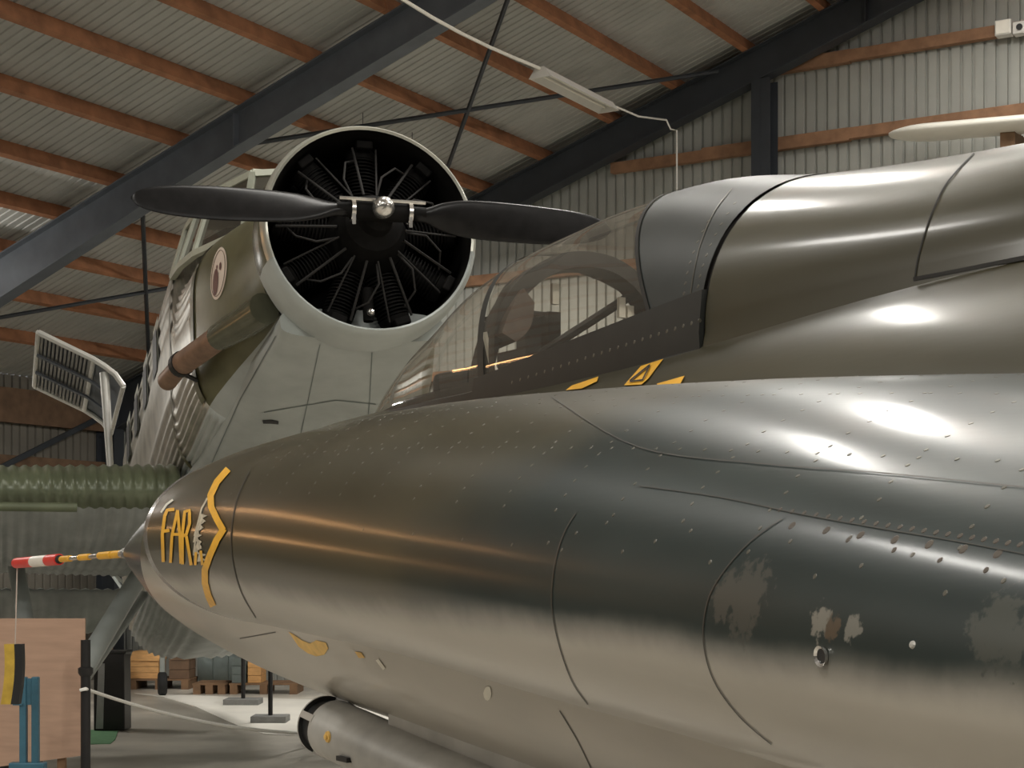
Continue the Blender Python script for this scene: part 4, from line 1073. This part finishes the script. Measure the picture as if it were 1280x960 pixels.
gm = [ground(*p) for p in ((96, 931), (138, 930), (144, 925), (148, 913), (96, 913))]
mb = MB(); mb.add(gm + [p + Vector((0, 0, .006)) for p in gm], [(0, 1, 2, 3, 4), (9, 8, 7, 6, 5)] + [(i, (i + 1) % 5, 5 + (i + 1) % 5, 5 + i) for i in range(5)])
tag(mb.build('green_mat', M['green']), 'small green felt mat under the black bin', 'mat')
# crates and pallets along the far wall
def pallet(px0, px1, py, label):
    b = ground((px0 + px1) / 2, py); k = b.y / F; w = (px1 - px0) * k
    r = tag(empty('pallet', b), label, 'pallet')
    for i in range(5): mb = MB(); mb.box((0, .07 + i * .15, .135), (w, .11, .022)); mb.build('deck_board', M['pallet'], r)
    for s in (-1, 0, 1): mb = MB(); mb.box((s * (w / 2 - .06), .37, .0625), (.1, .72, .123)); mb.build('runner', M['pallet'], r)
    return b
def crate(px0, px1, py0, py1, Yb, m, label, base=0.0, lid=True):
    k = Yb / F; w = (px1 - px0) * k; z1 = zat(py0, Yb); z0 = base if base is not None else zat(py1, Yb)
    r = tag(empty('crate', Vector((((px0 + px1) / 2 - 640) * k, Yb + .1, z0))), label, 'crate'); h = z1 - z0
    nb = 3
    for i in range(nb):
        hh = h * (.66 if lid else 1) / nb; mb = MB(); mb.box((0, .25, hh * (i + .5)), (w * .96, .5, hh * .95)); mb.build('side_board', M[m], r)
    if lid: mb = MB(); mb.hexa([(-w / 2, -.02, h * .66), (w / 2, -.02, h * .66), (w / 2, .52, h * .66), (-w / 2, .52, h * .66)], [(-w / 2 + .02, .1, h), (w / 2, .1, h), (w / 2, .5, h), (-w / 2 + .02, .5, h)]); mb.build('lid', M[m], r)
    return r
b1 = pallet(160, 236, 862, 'low dark pallet under the bright pine crate')
b2_ = pallet(240, 282, 868, 'empty dark pallet between the crates by the wall')
b3 = pallet(286, 372, 868, 'dark pallet carrying the grey-topped crate')
crate(160, 197, 815, 848, b1.y, 'boxwood', 'bright pine crate with sloping lid on a pallet', .147)
crate(209, 235, 815, 848, b1.y, 'boxdark', 'dark brown crate next to the bright pine crate', .147, False)
crate(288, 306, 822, 848, b3.y, 'drum', 'grey crate at the end of the pallet row', .147, False)
crate(308, 325, 826, 848, b3.y, 'boxwood', 'small pine crate behind the slim black posts', .147, False)
cb = ground(127, 866); k = cb.y / F
pc_ = tag(empty('crate_stand', cb), 'small pine box raised on thin legs beside the dark cabinet', 'box')
zt_ = (cb.y and zat(810, cb.y))
mb = MB(); mb.box((0, .15, zt_ - 9 * k), (16 * k, .3, 18 * k)); mb.build('box', M['boxwood'], pc_, bevel=.01)
mb = MB(); mb.box((-2 * k, .16, zt_ - 26 * k), (12 * k, .26, 14 * k)); mb.build('shelf_box', M['boxwood'], pc_)
for x in (-6, 6): mb = MB(); mb.box((x * k, .15, (zt_ - 19 * k) / 2), (3 * k, .06, zt_ - 19 * k)); mb.build('leg', M['pallet'], pc_)
db = ground(146, 858); k = db.y / F
dk = tag(empty('dark_cabinet', db), 'black cabinet standing between the pine boxes', 'cabinet')
mb = MB(); mb.box((0, .2, 22 * k), (20 * k, .4, 43 * k)); mb.build('body', M['bin'], dk, bevel=.02)
mb = MB(); mb.box((0, -.01, 22 * k), (17 * k, .02, 38 * k)); mb.build('door', M['bin'], dk)
dr_ = ground(258, 859); k = dr_.y / F
dm = tag(empty('storage_drum', dr_ + Vector((.2, .30, 0))), 'grey-green drum lying behind the empty pallet', 'drum')
mb = MB(); mb.lathe([(-.34, .001), (-.34, .26), (-.12, .265), (-.11, .28), (-.10, .265), (.10, .265), (.11, .28), (.12, .265), (.34, .26), (.34, .001)], (0, .0, .29), (1, 0, 0), 28); mb.build('shell', M['drum'], dm, True)
